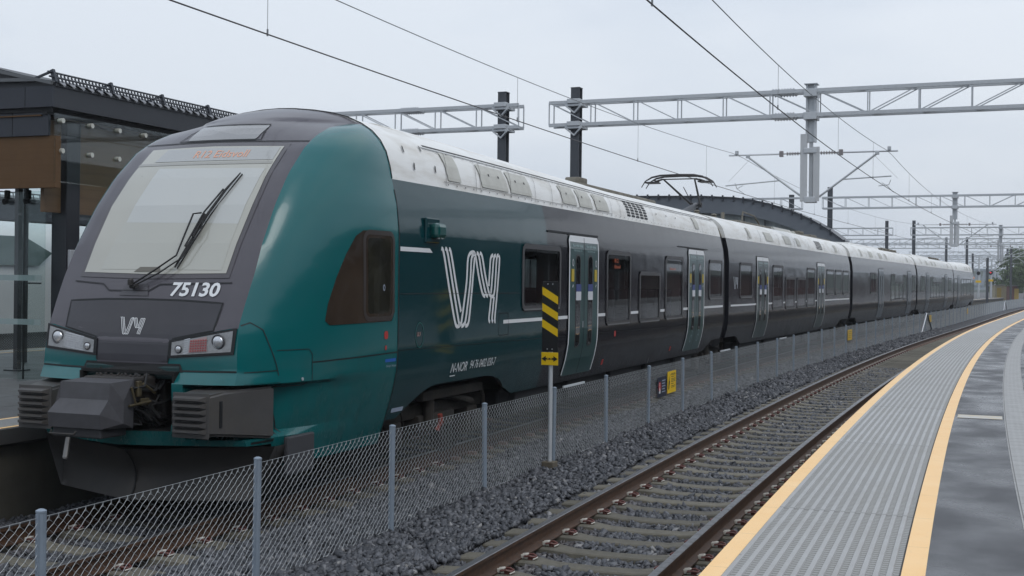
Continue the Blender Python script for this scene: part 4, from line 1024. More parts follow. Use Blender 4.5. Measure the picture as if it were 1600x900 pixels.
logo(front_fn(fr, .010), -.20, .10, 1.955, 1.79, .0068).build('emblem', white_mark, train)
logo(side_fn(fr, .005), 4.60, 6.50, 2.745, 1.78, .050).build('emblem', white_mark, train)
# head and tail lamps
chrome = M('lamp_chrome', (.66, .67, .69), .22, metal=.7); lens = M('lamp_housing', (.20, .205, .21), .15, coat=.5, noise=(30, .6, (.30, .305, .31)))
for sg in (-1, 1):
    Q = lambda pts: [(sg * a, b_) for a, b_ in pts]
    mb = decal([Q([(.425, 1.572), (1.125, 1.622), (1.135, 1.872), (.43, 1.742)])], front_fn(fr, .010), .10, .006); lo = mb.build('headlight', [seam], train)
    mb = decal([Q([(.465, 1.596), (1.095, 1.645), (1.10, 1.845), (.465, 1.722)])], front_fn(fr, .018), .10); mb.build('lamp_lens', lens, lo)
    for cw, cz, rr in ((.960, 1.735, .066), (.545, 1.655, .036)):
        mb = MB(); c = fpt(sg * cw, cz, .018)
        loc = MB(lambda a, b_, z_: tuple(np.array(c) + np.array([*(-fr.t * z_ * .9 + fr.n * a), b_ + z_ * .3])))
        loc.lathe((0, 0, 0), [(rr * 1.12, 0), (rr * 1.12, .008), (rr * 1.0, .014), (rr * .9, .010), (rr * .55, .004)], 24, axis='z'); loc.build('lamp_ring', M('lamp_ring_dark', (.05, .05, .055), .3), lo)
        loc = MB(lambda a, b_, z_: tuple(np.array(c) + np.array([*(-fr.t * z_ * .9 + fr.n * a), b_ + z_ * .3])))
        loc.lathe((0, 0, 0.006), [(rr * .9, 0), (rr * .75, rr * .18), (rr * .4, rr * .3), (rr * .1, rr * .34)], 24, axis='z'); loc.build('lamp_bulb', chrome, lo)
    mb = MB(); redm = M('tail_led', (.36, .08, .08), .3, coat=.4)
    if sg > 0:
        mb = decal([[(.655, 1.625), (.855, 1.64), (.835, 1.785), (.665, 1.745)]], front_fn(fr, .022), .08); mb.build('tail_lamp', M('tail_back', (.30, .20, .20), .35, coat=.3), lo)
        mb = MB()
        for i in range(7):
            for j in range(5):
                w_, z_ = .68 + i * .026, 1.640 + j * .024 + i * .002; c = fpt(w_, z_, .024); mb.tube([c, tuple(np.array(c) + np.array([*(-fr.t * .006), 0]))], .009, 6)
        mb.build('tail_led', redm, lo)
    mb = MB()
    for i in range(7): z_ = 1.62 + i * .022; strip([(sg * .60, z_ - .005), (sg * (.66 if sg > 0 else .86), z_ + .01 * (1 if sg > 0 else 3))], .006, front_fn(fr, .0215), mb)
    mb.build('lens_ribs', chrome, lo)
# seams of the teal front
mb = MB()
for sg in (1, -1):
    strip(dens([(sg * .50, 1.452), (sg * .9, 1.455), (sg * 1.155, 1.46)], .08), .016, front_fn(fr, .004), mb)
def s_line(pts, w=.014, m_=mb): strip(dens(pts, .07), w, side_fn(fr, .004), m_)
s_line([(1.02, 1.90), (1.10, 1.93), (1.20, 1.86), (1.32, 1.52), (1.36, 1.33), (1.52, .80)], .011)
s_line([(1.0, 1.452), (1.33, 1.46)], .010)
s_line([(1.33, 1.655), (1.74, 1.655), (1.79, 1.60), (1.79, 1.34), (1.74, 1.29), (1.37, 1.29)], .008)
s_line([(1.79, 1.52), (3.46, 1.545)], .012)
mb.build_each('panel_seam', seam, nose_o)
mb = MB(); c = fr(1.64, side_w(1.64, 1.36) + .004, 1.36)
mb.tube([c, tuple(np.array(c) + np.array([*(fr.n * .01), 0]))], .016, 10); mb.build('latch', galv, nose_o)
# cab side window
P = [(1.99, 1.93), (2.04, 2.10), (2.19, 2.38), (2.36, 2.62), (2.54, 2.82), (2.68, 2.885), (3.25, 2.895), (3.345, 2.82), (3.37, 2.0), (3.30, 1.90), (2.06, 1.885)]
mb = decal([P], side_fn(fr, .003), .12, .004); cw = mb.build('cab_window', [cab_glass], train)
mb = MB(); strip(dens(rrect(2.69, 3.33, 1.93, 2.87, .10), .06, True), .05, side_fn(fr, .010), mb, closed=True); mb.build('window_frame', M('cab_frame', (.035, .026, .022), .4), cw)
mb = decal([rrect(2.76, 3.26, 1.99, 2.81, .05)], side_fn(fr, .009), .12); mb.build('sliding_pane', M('cab_pane', (.035, .033, .022), .05, spec=.5, noise=(2.2, .7, (.008, .008, .008))), cw)
mb = MB(); P2 = [(3.10 + .02 * math.cos(t), 2.27 + .03 * math.sin(t)) for t in np.linspace(0, 6.28, 13)[:-1]]; strip(P2, .010, side_fn(fr, .013), mb, closed=True); mb.build('window_catch', M('pale_print', (.35, .40, .50), .5), cw)
# small markings
red_m = M('mark_red', (.42, .035, .03), .45)
def sbox(x_, z_, w_, h_, m_, nm='marking', off=.005):
    return decal([rrect(x_ - w_ / 2, x_ + w_ / 2, z_ - h_ / 2, z_ + h_ / 2, min(w_, h_) * .2, 2)], side_fn(fr, off), .3).build(nm, m_, train)
mb = MB(); s_ = side_fn(fr, .005); decal([rrect(3.13, 3.22, 1.70, 1.79, .03, 3), rrect(3.15, 3.19, 1.58, 1.63, .01, 2)], s_, .3, mb=mb); mb.build('marking', red_m, train)
sbox(3.30, 1.46, .26, .035, M('mark_blue', (.01, .10, .42), .4)); lay(text_bm('Design: Norge', .03, 3.20, 1.38, .24), s_, 0).build('lettering', M('pale_print', (.35, .40, .50), .5), train)
lay(text_bm('N-NOR', .120, 5.0, 1.205, .50, shear=.2, bold=.004), s_, .1).build('lettering', white_mark, train)
lay(text_bm('94 76 0402 030-7', .110, 5.60, 1.22, .86, shear=.2, bold=.0), s_, .1).build('lettering', white_mark, train)
sbox(5.08, 1.165, .16, .012, white_mark)
for x_, z_ in ((12.0, 1.45), (11.55, .97), (16.3, .98)): sbox(x_, z_, .10, .10, red_m)
sbox(3.72, .865, .30, .05, M('pale_print', (.35, .40, .50), .5))
mb = MB(); P2 = [(4.03 + .11 * math.cos(t), 1.715 + .145 * math.sin(t)) for t in np.linspace(0, 6.28, 25)[:-1]]; strip(P2, .012, s_, mb, closed=True); mb.build('filler_ring', M('ring_green', (.01, .10, .09), .4), train)
lay(text_bm('ULV', .05, 3.96, 1.70, .10, bold=.01), s_, 0).build('lettering', M('mark_pinkish', (.45, .25, .22), .5), train)
mb = MB(); strip(dens(rrect(6.50, 6.86, 1.62, 1.92, .03, 2), .1, True), .010, s_, mb, closed=True); strip(dens([(8.45, 3.12), (10.95, 3.12)], .3), .03, s_, mb, .012); strip(dens([(16.6, 3.13), (19.4, 3.13)], .3), .022, s_, mb, .012)
strip(dens([(XE + .02, 2.20), (7.3, 2.19)], .3), .008, s_, mb); strip(dens([(XE + .02, 1.56), (21.1, 1.40)], .3), .006, s_, mb); mb.build_each('panel_seam', seam, train)
# white stripes along the side
mb = MB(); mb = decal([[(3.50, 2.685), (4.36, 2.685), (4.28, 2.735), (3.50, 2.735)]], s_, .3, mb=mb); mb.build_each('stripe', white_mark, train)
mb = MB()
for a, b_ in ((6.66, 9.38), (10.95, 11.38), (12.96, 13.48), (15.09, 15.44), (17.02, 17.45), (19.02, 21.12)): decal([[(a, 1.775), (b_, 1.775), (b_, 1.825), (a, 1.825)]], s_, .5, mb=mb)
mb.build_each('stripe', white_mark, train)
mb = MB(); s2 = side_fn(FR[1], .005)
for a, b_ in ((.45, 3.40), (4.98, 5.54), (7.12, 7.44), (9.02, 9.30), (10.92, 11.06), (12.64, 13.02), (14.6, 20.5)): decal([[(a, 1.775), (b_, 1.775), (b_, 1.82), (a, 1.82)]], s2, .5, mb=mb)
mb.build_each('stripe', white_mark, train)
logo(side_fn(FR[1], .005), .72, 1.22, 2.52, 2.22, .018).build('emblem', M('grey_mark', (.36, .38, .41), .45), train)
# displays seen through the glass
lay(text_bm('R12', .07, 11.85, 2.70, .22), side_fn(fr, .024), 0).build('display_lettering', M('led_dim', (.3, .06, .02), .5, emit=((1, .22, .06), .12)), train)
lay(text_bm('Eidsvoll', .06, 11.85, 2.60, .35), side_fn(fr, .024), 0).build('display_lettering', MATS['led_dim'], train)
lay(text_bm('Eidsvoll', .05, 15.8, 2.62, .45), side_fn(fr, .024), 0).build('display_lettering', MATS['led_dim'], train)
# exterior camera pod
mb = MB(); mb.add([], []); q = MB(lambda x_, w_, z_: fr(x_, w_, z_)); q.bbox(4.14, 4.52, 1.590, 1.625, 2.80, 3.10, .014); pod = q.build('camera_pod', side_teal, train)
q = MB(fr); q.bbox(4.25, 4.52, 1.60, 1.73, 2.85, 3.04, .05); q.build('camera_hood', M('pod_green', (.004, .07, .065), .22, coat=.5), pod)
# buffers
for sg in (-1, 1):
    q = MB(fr)
    A = [(.56, .74, 1.09, .885, 1.255), (.80, .735, 1.14, .86, 1.285), (1.30, .73, 1.345, .80, 1.31)]
    rows = [[(x_, sg * w1_, z0_), (x_, sg * w2_, z0_), (x_, sg * w2_, z1_), (x_, sg * w1_, z1_)] for x_, w1_, w2_, z0_, z1_ in A]
    vs = [p for r_ in rows for p in r_]; fs = [(0, 1, 2, 3)]
    for i in range(2):
        for k in range(4): fs.append((i * 4 + k, i * 4 + (k + 1) % 4, (i + 1) * 4 + (k + 1) % 4, (i + 1) * 4 + k))
    q.add(vs, fs); bo = q.build('buffer', buffer_grey, train, bevel=0)
    bmm = bmesh.new(); bmm.from_mesh(bo.data); bmesh.ops.bevel(bmm, geom=bmm.edges[:], offset=.025, segments=3, affect='EDGES'); bmm.to_mesh(bo.data); bmm.free(); smooth_by_angle(bo.data, 40)
    q = MB(fr)
    for i in range(6):
        z_ = .90 + i * .060
        q.add([(.56, sg * .738, z_ + .052), (.56, sg * 1.092, z_ + .052), (.49, sg * 1.065, z_ + .036), (.49, sg * .765, z_ + .036), (.49, sg * 1.065, z_ + .016), (.49, sg * .765, z_ + .016), (.56, sg * .738, z_), (.56, sg * 1.092, z_)],
              [(0, 1, 2, 3), (3, 2, 4, 5), (5, 4, 7, 6), (0, 3, 5, 6), (1, 7, 4, 2)])
    q.build('buffer_ribs', buffer_grey, bo)
    q = MB(fr); q.bbox(.72, .755, sg * 1.125 - .012, sg * 1.125 + .012, .95, 1.20, .003); q.build('buffer_slot', seam, bo)
    mb = MB(); s3 = lambda u, v, o_=0.: fr(u, sg * (side_w(u, v) + .005), v)
    strip(dens([(.98, 1.335), (1.36, 1.335), (1.40, 1.28), (1.42, .82), (1.36, .775), (1.1, .765)], .07), .022, s3, mb); mb.build('buffer_recess', seam, bo)
# coupler
q = MB(fr); q.add([(.22, -.30, 1.37), (.22, .27, 1.37), (.20, .27, 1.215), (.20, -.30, 1.215), (.08, .27, 1.09), (.08, -.33, 1.09), (.10, .27, .955), (.10, -.33, .955), (.52, .30, 1.385), (.52, -.30, 1.385), (.52, .30, .93), (.52, -.33, .93), (.22, .30, 1.37), (.34, .33, 1.20), (.34, .33, .99)],
                  [(0, 3, 2, 1), (3, 5, 4, 2), (5, 7, 6, 4), (0, 1, 8, 9), (7, 11, 10, 6), (1, 2, 13, 8), (2, 4, 14, 13), (4, 6, 10, 14), (8, 13, 14, 10), (0, 9, 11, 7), (0, 7, 5, 3)])
cp = q.build('coupler', coupler_grey, train)
q = MB(fr); q.bbox(.14, .50, -.32, .24, .86, .955, .015); q.build('coupler_base', M('coupler_dark', (.03, .03, .033), .6), cp)
q = MB(fr); q.tube([(.06, -.26, .93), (.03, -.26, .905), (.03, .02, .905), (.06, .02, .93)], .010, 6); q.build('coupler_handle', steel_dark, cp)
q = MB(fr); q.tube([(.12, -.12, .86), (.06, -.10, .68)], [.022, .026], 10); q.tube([(.06, -.10, .68), (.055, -.10, .67)], .02, 8); q.build('coupler_pin', M('pin_metal', (.16, .155, .15), .4, metal=.6), cp)
q = MB(fr); random.seed(3)
q.bbox(.50, .95, -.24, .26, 1.08, 1.30, .03); q.bbox(.52, .86, -.30, .30, 1.28, 1.40, .02); q.bbox(.62, 1.1, -.16, .20, .92, 1.10, .03); q.tube([(.9, 0, 1.12), (1.88, 0, 1.12)], .14, 14); q.bbox(1.0, 1.2, -.28, .30, .95, 1.33, .03)
q.build('coupler_body', steel_dark, cp)
q = MB(fr)
for i in range(22):
    a = (random.uniform(.5, .8), random.uniform(.20, .34), random.uniform(.95, 1.38)); b_ = (a[0] + random.uniform(.1, .5), a[1] + random.uniform(-.15, .08), a[2] + random.uniform(-.2, .15)); mid = ((a[0] + b_[0]) / 2, a[1] + .04, (a[2] + b_[2]) / 2 - random.uniform(0, .12))
    q.tube(spline([a[:2], mid[:2], b_[:2]], 1) and [a, mid, b_], random.choice((.008, .012, .018)), 6)
q.build('hose', rubber, cp)
q = MB(fr); q.bbox(.54, .60, .30, .335, 1.22, 1.37, .008); q.bbox(.60, .72, .30, .33, 1.13, 1.20, .008); q.tube([(.42, .33, 1.145), (.72, .34, 1.165)], .013, 8); q.tube([(.45, .33, 1.32), (.50, .34, 1.16)], .012, 6); q.tube([(.62, .33, 1.34), (.80, .33, 1.24)], .015, 6)
q.build('coupler_linkage', M('brass_dirty', (.13, .105, .06), .45, metal=.4, noise=(20, .6, (.06, .05, .035))), cp)
q = MB(fr)
for i in range(16): c_ = (random.uniform(.5, .85), random.uniform(-.3, .3), 1.402); q.lathe(c_, [(.014, 0), (.014, .012), (.006, .018)], 8)
q.build_each('bolt', steel_dark, cp)
# plough
def plough_pt(u, v):
    """u -1..1 across, v 0..1 bottom..top; concave blade with a forward point"""
    w_ = u * (1.16 + .24 * v); xb_ = .80 + .36 * abs(u) ** 1.1; cv = .16 * math.sin(v * math.pi * .9); z_ = .19 + .02 * (1 - abs(u)) * -1 + v * .50
    return (xb_ + cv - .12 * v + .10 * v * abs(u) + .06, w_, z_ + .04 * abs(u) * v)
q = MB(fr); us = [-1 + i / 10 for i in range(21)]; vs_ = [i / 8 for i in range(9)]
q.grid([[plough_pt(u, v) for u in us] for v in vs_]); q.grid([[tuple(np.array(plough_pt(u, v)) + np.array([.03, 0, 0])) for u in us] for v in vs_])
for sg in (-1, 1):
    q.add([plough_pt(sg, 0), plough_pt(sg, 1), (2.15, sg * 1.38, .74), (1.95, sg * 1.30, .30)], [(0, 1, 2, 3)])
ploughs = q.build('snow_plough', plough_dark, train, smooth=30, weld=False)
q = MB(fr); q.tube([tuple(np.array(plough_pt(0, v)) - np.array([.006, 0, 0])) for v in vs_], .012, 5); q.build('blade_joint', seam, ploughs)
q = MB(fr)
for sg in (-1, 1): q.bbox(1.45, 1.95, sg * 1.40 - .03, sg * 1.40 + .03, .42, .80, .015)
q.build_each('step_bracket', M('bracket_grey', (.045, .045, .05), .6), train)

# ---- roof furniture
R0 = roof_fn(FR[0], .012)
def roof_det(fr_, items):
    Rf = roof_fn(fr_, .010); mb = MB()
    for a, b_, v0, v1 in items: decal([[(a, v0), (b_, v0), (b_, v1), (a, v1)]], Rf, .05, mb=mb)
    return mb
roof_det(FR[0], [(5.05, 5.45, .10, .50), (6.15, 7.1, .10, .45), (7.2, 8.05, .10, .45), (9.45, 10.15, .10, .45), (10.3, 11.0, .10, .45), (11.2, 11.95, .10, .45), (18.6, 19.0, .1, .45)]).build_each('roof_panel', roof_beige, train)
mb = MB()
for x_ in (4.95, 5.9, 6.05, 7.15, 8.15, 8.9, 9.35, 10.22, 11.1, 12.05, 12.6, 14.9, 18.4, 19.25): strip(dens([(x_, .02), (x_ + .10, .25), (x_ + .25, .50)], .06), .009, R0, mb)
strip(dens([(4.9, .07), (12.1, .07)], .3), .008, R0, mb); mb.build_each('roof_seam', M('seam_grey', (.16, .155, .15), .6), train)
mb = MB(); strip(dens([(4.6, .53), (21.1, .53)], .3), .035, R0, mb, .01); mb.build('roof_channel', seam, train)
mb = MB()
for x_, v_ in ((3.95, .36), (4.1, .15), (4.5, .44), (4.7, .17)): strip([(x_, v_), (x_ + .03, v_ + .09)], .03, R0, mb)
for x_ in np.arange(5.0, 20.8, .27):
    for v_ in (.04, .49):
        strip([(x_, v_), (x_ + .025, v_)], .02, R0, mb)
for x_ in (6.45, 6.8, 7.45, 7.8, 9.7, 10.5, 11.5, 15.3, 16.1, 16.9): strip([(x_, .30), (x_ + .05, .30)], .035, R0, mb)
tag(mb.build('roof_rivets', M('rivet_dark', (.05, .048, .045), .6), train), kind='stuff')
def vent(fr_, xa, nx, nz):
    mb = MB(); Rf = roof_fn(fr_, .008)
    for i in range(nx):
        for j in range(nz): decal([rrect(xa + i * .30 + j * .02, xa + .22 + i * .30 + j * .02, .10 + j * .072, .145 + j * .072, .012, 2)], Rf, .0, mb=mb)
    mb.build('roof_vent', seam, train)
vent(FR[0], 13.1, 5, 6); vent(FR[1], 13.6, 4, 6)
for i_, fr_, xa, xb in ((0, FR[0], 4.6, 12.2), (1, FR[1], 9.4, 13.0), (2, FR[2], 3.5, 12.), (3, FR[3], 3.5, 12.)):
    q = MB(lambda x_, w_, z_, fr_=fr_: fr_(x_, w_, 3.5 + (z_ - 3.5) * rk(fr_, x_))); prof = [(.98, 4.13), (.93, 4.22), (.7, 4.30), (.35, 4.35), (0, 4.365), (-.35, 4.35), (-.7, 4.30), (-.93, 4.22), (-.98, 4.13)] if i_ == 0 else [(.95, 4.10), (.80, 4.36), (0, 4.40), (-.80, 4.36), (-.95, 4.10)]
    q.grid([[(x_, w_, z_) for w_, z_ in prof] for x_ in np.arange(xa, xb + .1, .95)]); q.add([(xa, w_, z_) for w_, z_ in prof], [tuple(range(len(prof)))])
    q.add([(xb, w_, z_) for w_, z_ in prof], [tuple(range(len(prof)))])
    q.build('roof_fairing', white_roof if i_ != 1 else roof_beige, train, smooth=30, weld=True)
brown = M('roof_grime', (.11, .098, .075), .8, noise=(5, .7, (.24, .225, .19)))
q = MB(lambda x_, w_, z_: FR[0](x_, w_, z_ - .14)); q.bbox(12.3, 17.5, -.9, .86, 4.1, 4.30, .04); q.bbox(12.5, 12.95, .45, .75, 4.28, 4.42, .03); q.bbox(13.0, 17.2, .40, .62, 4.28, 4.35, .02); q.bbox(15.0, 15.5, -.3, .3, 4.28, 4.40, .04)
q.build('roof_equipment', brown, train, smooth=30)
q = MB(lambda x_, w_, z_: FR[1](x_, w_, z_ - .17)); q.bbox(4.6, 9.2, -.8, .8, 4.1, 4.34, .04); q.tube([(5.5, .7, 4.35), (5.6, .7, 4.62), (7.6, .6, 4.60), (8.3, .6, 4.38)], .025, 8); q.tube([(3.6, .6, 4.3), (3.6, .6, 4.5)], .05, 8); q.bbox(13.2, 20.2, -.85, .9, 4.08, 4.30, .05); q.bbox(14.2, 14.9, .3, .8, 4.3, 4.42, .04); q.bbox(16.4, 17.6, .2, .8, 4.28, 4.38, .04)
q.build('roof_equipment', brown, train, smooth=30)
for fr_ in (FR[2], FR[3]):
    q = MB(lambda x_, w_, z_, fr_=fr_: fr_(x_, w_, z_ - .17)); q.bbox(13.0, 19.5, -.85, .85, 4.1, 4.30, .05)
    for k in range(5): q.bbox(13.6 + k * 1.2, 13.9 + k * 1.2, .2, .8, 4.28, 4.42, .04)
    q.build('roof_equipment', brown, train, smooth=30)
for fr_ in (FR[1], FR[2], FR[3], f5r):
    roof_det(fr_, [(3.0, 3.3, .10, .5), (5.2, 6.2, .10, .45), (8.0, 9.0, .10, .45), (10, 10.6, .1, .45), (17.6, 18.2, .1, .45)]).build_each('roof_panel', roof_beige, train)
    mb = MB(); Rf = roof_fn(fr_, .006)
    for x_ in (2.8, 4.4, 7, 9.5, 12, 15.2, 18.5): strip(dens([(x_, .02), (x_ + .25, .5)], .1), .02, Rf, mb)
    mb.build_each('roof_seam', M('seam_grey', (.16, .155, .15), .6), train)
# ---- gangways between the cars
bel = M('bellows', (.010, .010, .012), .75); belr = M('bellows_top', (.16, .14, .10), .8, noise=(8, .8, (.04, .035, .03)))
ends = [(FR[0], 21.22, FR[1], .25), (FR[1], 20.72, FR[2], .25), (FR[2], 20.72, FR[3], .25), (FR[3], 20.72, f5r, 21.08)]
prof = [(1.38, .80), (1.48, 1.15), (1.535, 1.5), (1.535, 2.9), (1.49, 3.2), (1.44, 3.52), (1.36, 3.72), (1.15, 3.90), (.7, 4.05), (0, 4.10)]
full = prof + [(-a, b_) for a, b_ in prof[::-1][1:]]
for fa, xa, fb, xb in ends:
    mb = MB(); rows = []
    for k in range(9):
        u = k / 8; sc_ = .985 if k % 2 else .955
        rows.append([tuple(np.array(fa(xa - .02, w_ * sc_, z_)) * (1 - u) + np.array(fb(xb + (.02 if fb is not f5r else .0), w_ * sc_, z_)) * u) for w_, z_ in full])
    mb.grid(rows, mats=lambda i, j: 1 if 5 <= j <= 12 else 0); mb.build('gangway', [bel, belr], train)
# ---- underframes and bogies
for fr_, xa, xb in ((FR[0], 7.4, 19.4), (FR[1], 2.2, 18.0), (FR[2], 2.2, 18.8), (FR[3], 2.2, 18.8), (f5r, 7.4, 19.4)):
    q = MB(fr_); q.bbox(xa, xb, -1.25, 1.25, .38, .80, .05)
    for k in range(5): a = xa + .4 + k * (xb - xa) / 5; q.bbox(a, a + 1.6, 1.2, 1.34, .42, .76, .03)
    q.build('underframe', M('underframe_dark', (.014, .014, .015), .8), train)
q = MB(FR[0]); q.bbox(2.2, 7.4, -1.2, 1.0, .95, 1.2, .02); q.bbox(1.9, 3.3, -1.2, 1.2, .5, .80, .03); q.build('underframe', MATS['underframe_dark'], train)
def bogie(fn, name='bogie'):
    q = MB(fn)
    for sg in (-1, 1):
        q.bbox(-1.7, 1.7, sg * 1.04 - .09, sg * 1.04 + .09, .62, .80, .03); q.bbox(-.55, .55, sg * 1.05 - .14, sg * 1.05 + .14, .46, .66, .03)
        q.bbox(-1.35, -1.0, sg * 1.06 - .12, sg * 1.06 + .12, .28, .64, .03); q.bbox(1.0, 1.35, sg * 1.06 - .12, sg * 1.06 + .12, .28, .64, .03)
        q.bbox(-.75, 1.15, sg * 1.28 - .06, sg * 1.28 + .06, .86, .98, .02)
        q.tube([(1.15, sg * 1.28, .95), (1.32, sg * 1.26, .78), (1.38, sg * 1.24, .58)], .035, 8); q.tube([(-.35, sg * 1.22, .95), (-.35, sg * 1.22, .48)], .075, 12); q.tube([(-1.2, sg * 1.2, .90), (-1.15, sg * 1.25, .7), (-1.0, sg * 1.22, .45)], .012, 6)
        q.tube([(.1, sg * 1.22, .90), (1.0, sg * 1.22, .72)], .05, 10)
    q.bbox(-.4, .4, -1.0, 1.0, .60, .78, .03)
    b_ = q.build(name, bogie_dirt, train, smooth=30)
    for xw in (-1.25, 1.25):
        q = MB(fn); q.tube([(xw, -.72, .43), (xw, .72, .43)], .08, 12)
        for sg in (-1, 1): q.lathe((xw, sg * .7525 - .065, .43), [(.46, 0), (.455, .03), (.425, .035), (.42, .13), (.36, .135), (.34, .10), (.16, .10), (.15, .15)] if sg > 0 else [(.15, -.02), (.16, .03), (.34, .03), (.36, 0), (.42, 0), (.425, .095), (.455, .10), (.46, .13)], 36, axis='y')
        for sg in (-1, 1): q.bbox(xw - .17, xw + .17, sg * 1.06 - .17, sg * 1.06 + .17, .30, .58, .04)
        q.build('wheelset', steel_dark, b_, smooth=30)
    return b_
bogie(lambda x_, w_, z_: FR[0](5.45 + x_, w_, z_))
for fa, ja in ((FR[0], 21.33), (FR[1], CAR_L), (FR[2], CAR_L), (FR[3], CAR_L)):
    bogie(lambda x_, w_, z_, fa=fa, ja=ja: fa(ja + x_, w_, z_))
bogie(lambda x_, w_, z_: f5r(5.45 + x_, w_, z_))
mb = MB(FR[0]); mb.tube([(5.2, 1.30, .46), (5.25, 1.33, .56), (5.22, 1.33, .66)], .035, 6); mb.build('tow_strap', M('strap_red', (.26, .05, .035), .6), train)
# rear lamps of the last car
mb = decal([rrect(3.0, 3.3, 2.96, 3.12, .04, 2)], side_fn(f5r, .01), 0, .02); mb.build('side_lamp', M('amber', (.6, .15, .02), .4, emit=((1, .3, .05), .5)), train)
# ---- pantograph
pf = FR[1]; q = MB(pf); grey_p = M('panto_grey', (.10, .105, .115), .5, metal=.3); blk = M('panto_black', (.02, .02, .022), .5)
q.tube([(1.55, 0, 4.20), (3.0, 0, 4.50)], .075, 12); pg = q.build('pantograph', grey_p, train)
q = MB(pf)
for sg in (-1, 1): q.tube([(3.0, sg * .12, 4.50), (1.25, sg * .42, 5.08)], [.035, .022], 8)
q.tube([(3.0, -.16, 4.50), (3.0, .16, 4.50)], .07, 10); q.tube([(2.95, .05, 4.40), (3.05, .05, 4.28)], .04, 8); q.tube([(1.25, -.45, 5.08), (1.25, .45, 5.08)], .016, 8); q.tube([(2.9, 0, 4.38), (1.7, .0, 4.9)], .012, 6)
q.build('upper_arm', blk, pg)
q = MB(pf); hw = .80
for xx in (1.05, 1.45):
    q.tube([(xx, -hw - .16, 4.86), (xx, -hw - .06, 5.02), (xx, -hw + .12, 5.12), (xx, -.45, 5.165), (xx, 0, 5.175), (xx, .45, 5.165), (xx, hw - .12, 5.12), (xx, hw + .06, 5.02), (xx, hw + .16, 4.86)], [.012, .016, .024, .026, .026, .026, .024, .016, .012], 8)
for sg in (-1, 1):
    q.tube([(1.0, sg * .62, 5.04), (1.5, sg * .62, 5.04)], .022, 8); q.bbox(1.05, 1.45, sg * .72 - .17, sg * .72 + .17, 4.975, 5.01, .01); q.tube([(1.25, sg * .45, 5.08), (1.25, sg * .62, 5.03)], .025, 8)
q.build('contact_strip', M('panto_head', (.05, .046, .045), .5, metal=.3), pg)
q = MB(pf); q.bbox(1.0, 3.2, -.6, .6, 3.98, 4.16, .03)
for xx, ww in ((1.2, -.5), (1.2, .5), (3.0, -.5), (3.0, .5)): q.lathe((xx, ww, 4.14), [(.06, 0), (.09, .03), (.05, .06), (.09, .09), (.05, .12)], 12)
q.build('base_frame', brown, pg)
# ------------------------------------------------------------------ overhead line: gantries, hanging posts, cantilevers, wires
def LBf(s, d0=0., z0=0.):
    Mx = TM(s, d0, z0); return lambda x, y, z: tuple(Mx @ Vector((x, y, z)))
def truss(name, label, s, da, db, posts, zt=8.26, zb_=7.52, detail=True, flip=None):
    """lattice beam across the tracks from lateral da to db (d grows to the left)"""
    t = empty(name, label, 'gantry', TM(s, (da + db) / 2, zb_), 'lattice beams carrying the overhead line')
    fn = LBf(s)
    q = MB(fn)
    for z in (zt, zb_):
        for y in (-.22, .22):
            q.bar((-da, y, z), (-db, y, z), .07, .11)
    q.build('chord', galv, t)
    q = MB(fn); n = max(2, int(abs(db - da) / 1.45)); st = (db - da) / n
    for i in range(n + 1):
        x = -(da + i * st)
        for y in (-.22, .22):
            q.bar((x, y, zb_), (x, y, zt), .035, .035)
            if i < n:
                up = (da + (i + .5) * st) < (flip if flip is not None else 99)
                a, b_ = (zb_, zt) if up else (zt, zb_)
                q.bar((x, y, a), (x - st, y, b_), .030, .030)
        if i < n and detail: q.bar((x, -.22, zt), (x - st, .22, zt), .025, .025); q.bar((x, .22, zb_), (x - st, -.22, zb_), .025, .025)
    q.build('lattice', galv, t)
    if detail:
        for dj in [da + (db - da) * k for k in (.33, .67)]:
            for z in (zt, zb_):
                q = MB(fn)
                q.bbox(-dj - .35, -dj + .35, -.27, .27, z - .07, z + .07, .01)
                for k in range(8):
                    for y in (-.2, .2): q.lathe((-dj - .32 + k * .09, y, z + .07), [(.022, 0), (.022, .03)], 6); q.lathe((-dj - .32 + k * .09, y, z - .10), [(.022, 0), (.022, .03)], 6)
                q.build('splice_plate', galv, t)
    return t
def mast(s, d, ztop, label, zlow=.76, w=.30, clamp=True, mat=None):
    t = empty('catenary_mast', label, 'mast', TM(s, d, zlow), 'dark masts on the island platform'); fn = LBf(s, d)
    q = MB(fn)       # H section
    q.box(-w / 2, w / 2, -w / 2, -w / 2 + .025, zlow - .8, ztop); q.box(-w / 2, w / 2, w / 2 - .025, w / 2, zlow - .8, ztop); q.box(-.012, .012, -w / 2 + .025, w / 2 - .025, zlow - .8, ztop - .004)
    q.build('column', mat or mast_dark, t)
    q = MB(fn); q.bbox(-w / 2 - .06, w / 2 + .06, -w / 2 - .06, w / 2 + .06, zlow, zlow + .04, .01); q.box(-w / 2 - .01, w / 2 + .01, -w / 2 - .01, w / 2 + .01, ztop, ztop + .02); q.build('plate', mat or mast_dark, t)
    if clamp:
        for z in (8.26, 7.52): q = MB(fn); q.bbox(-.30, .30, -.30, .30, z - .14, z - .06, .01); q.bbox(-.22, .22, -.34, .34, z - .05, z + .10, .01); q.bar((-.25, -.3, z - .14), (0, -.2, z - .35), .05, .05); q.bar((.25, -.3, z - .14), (0, -.2, z - .35), .05, .05); q.build('clamp', galv, t)
    return t
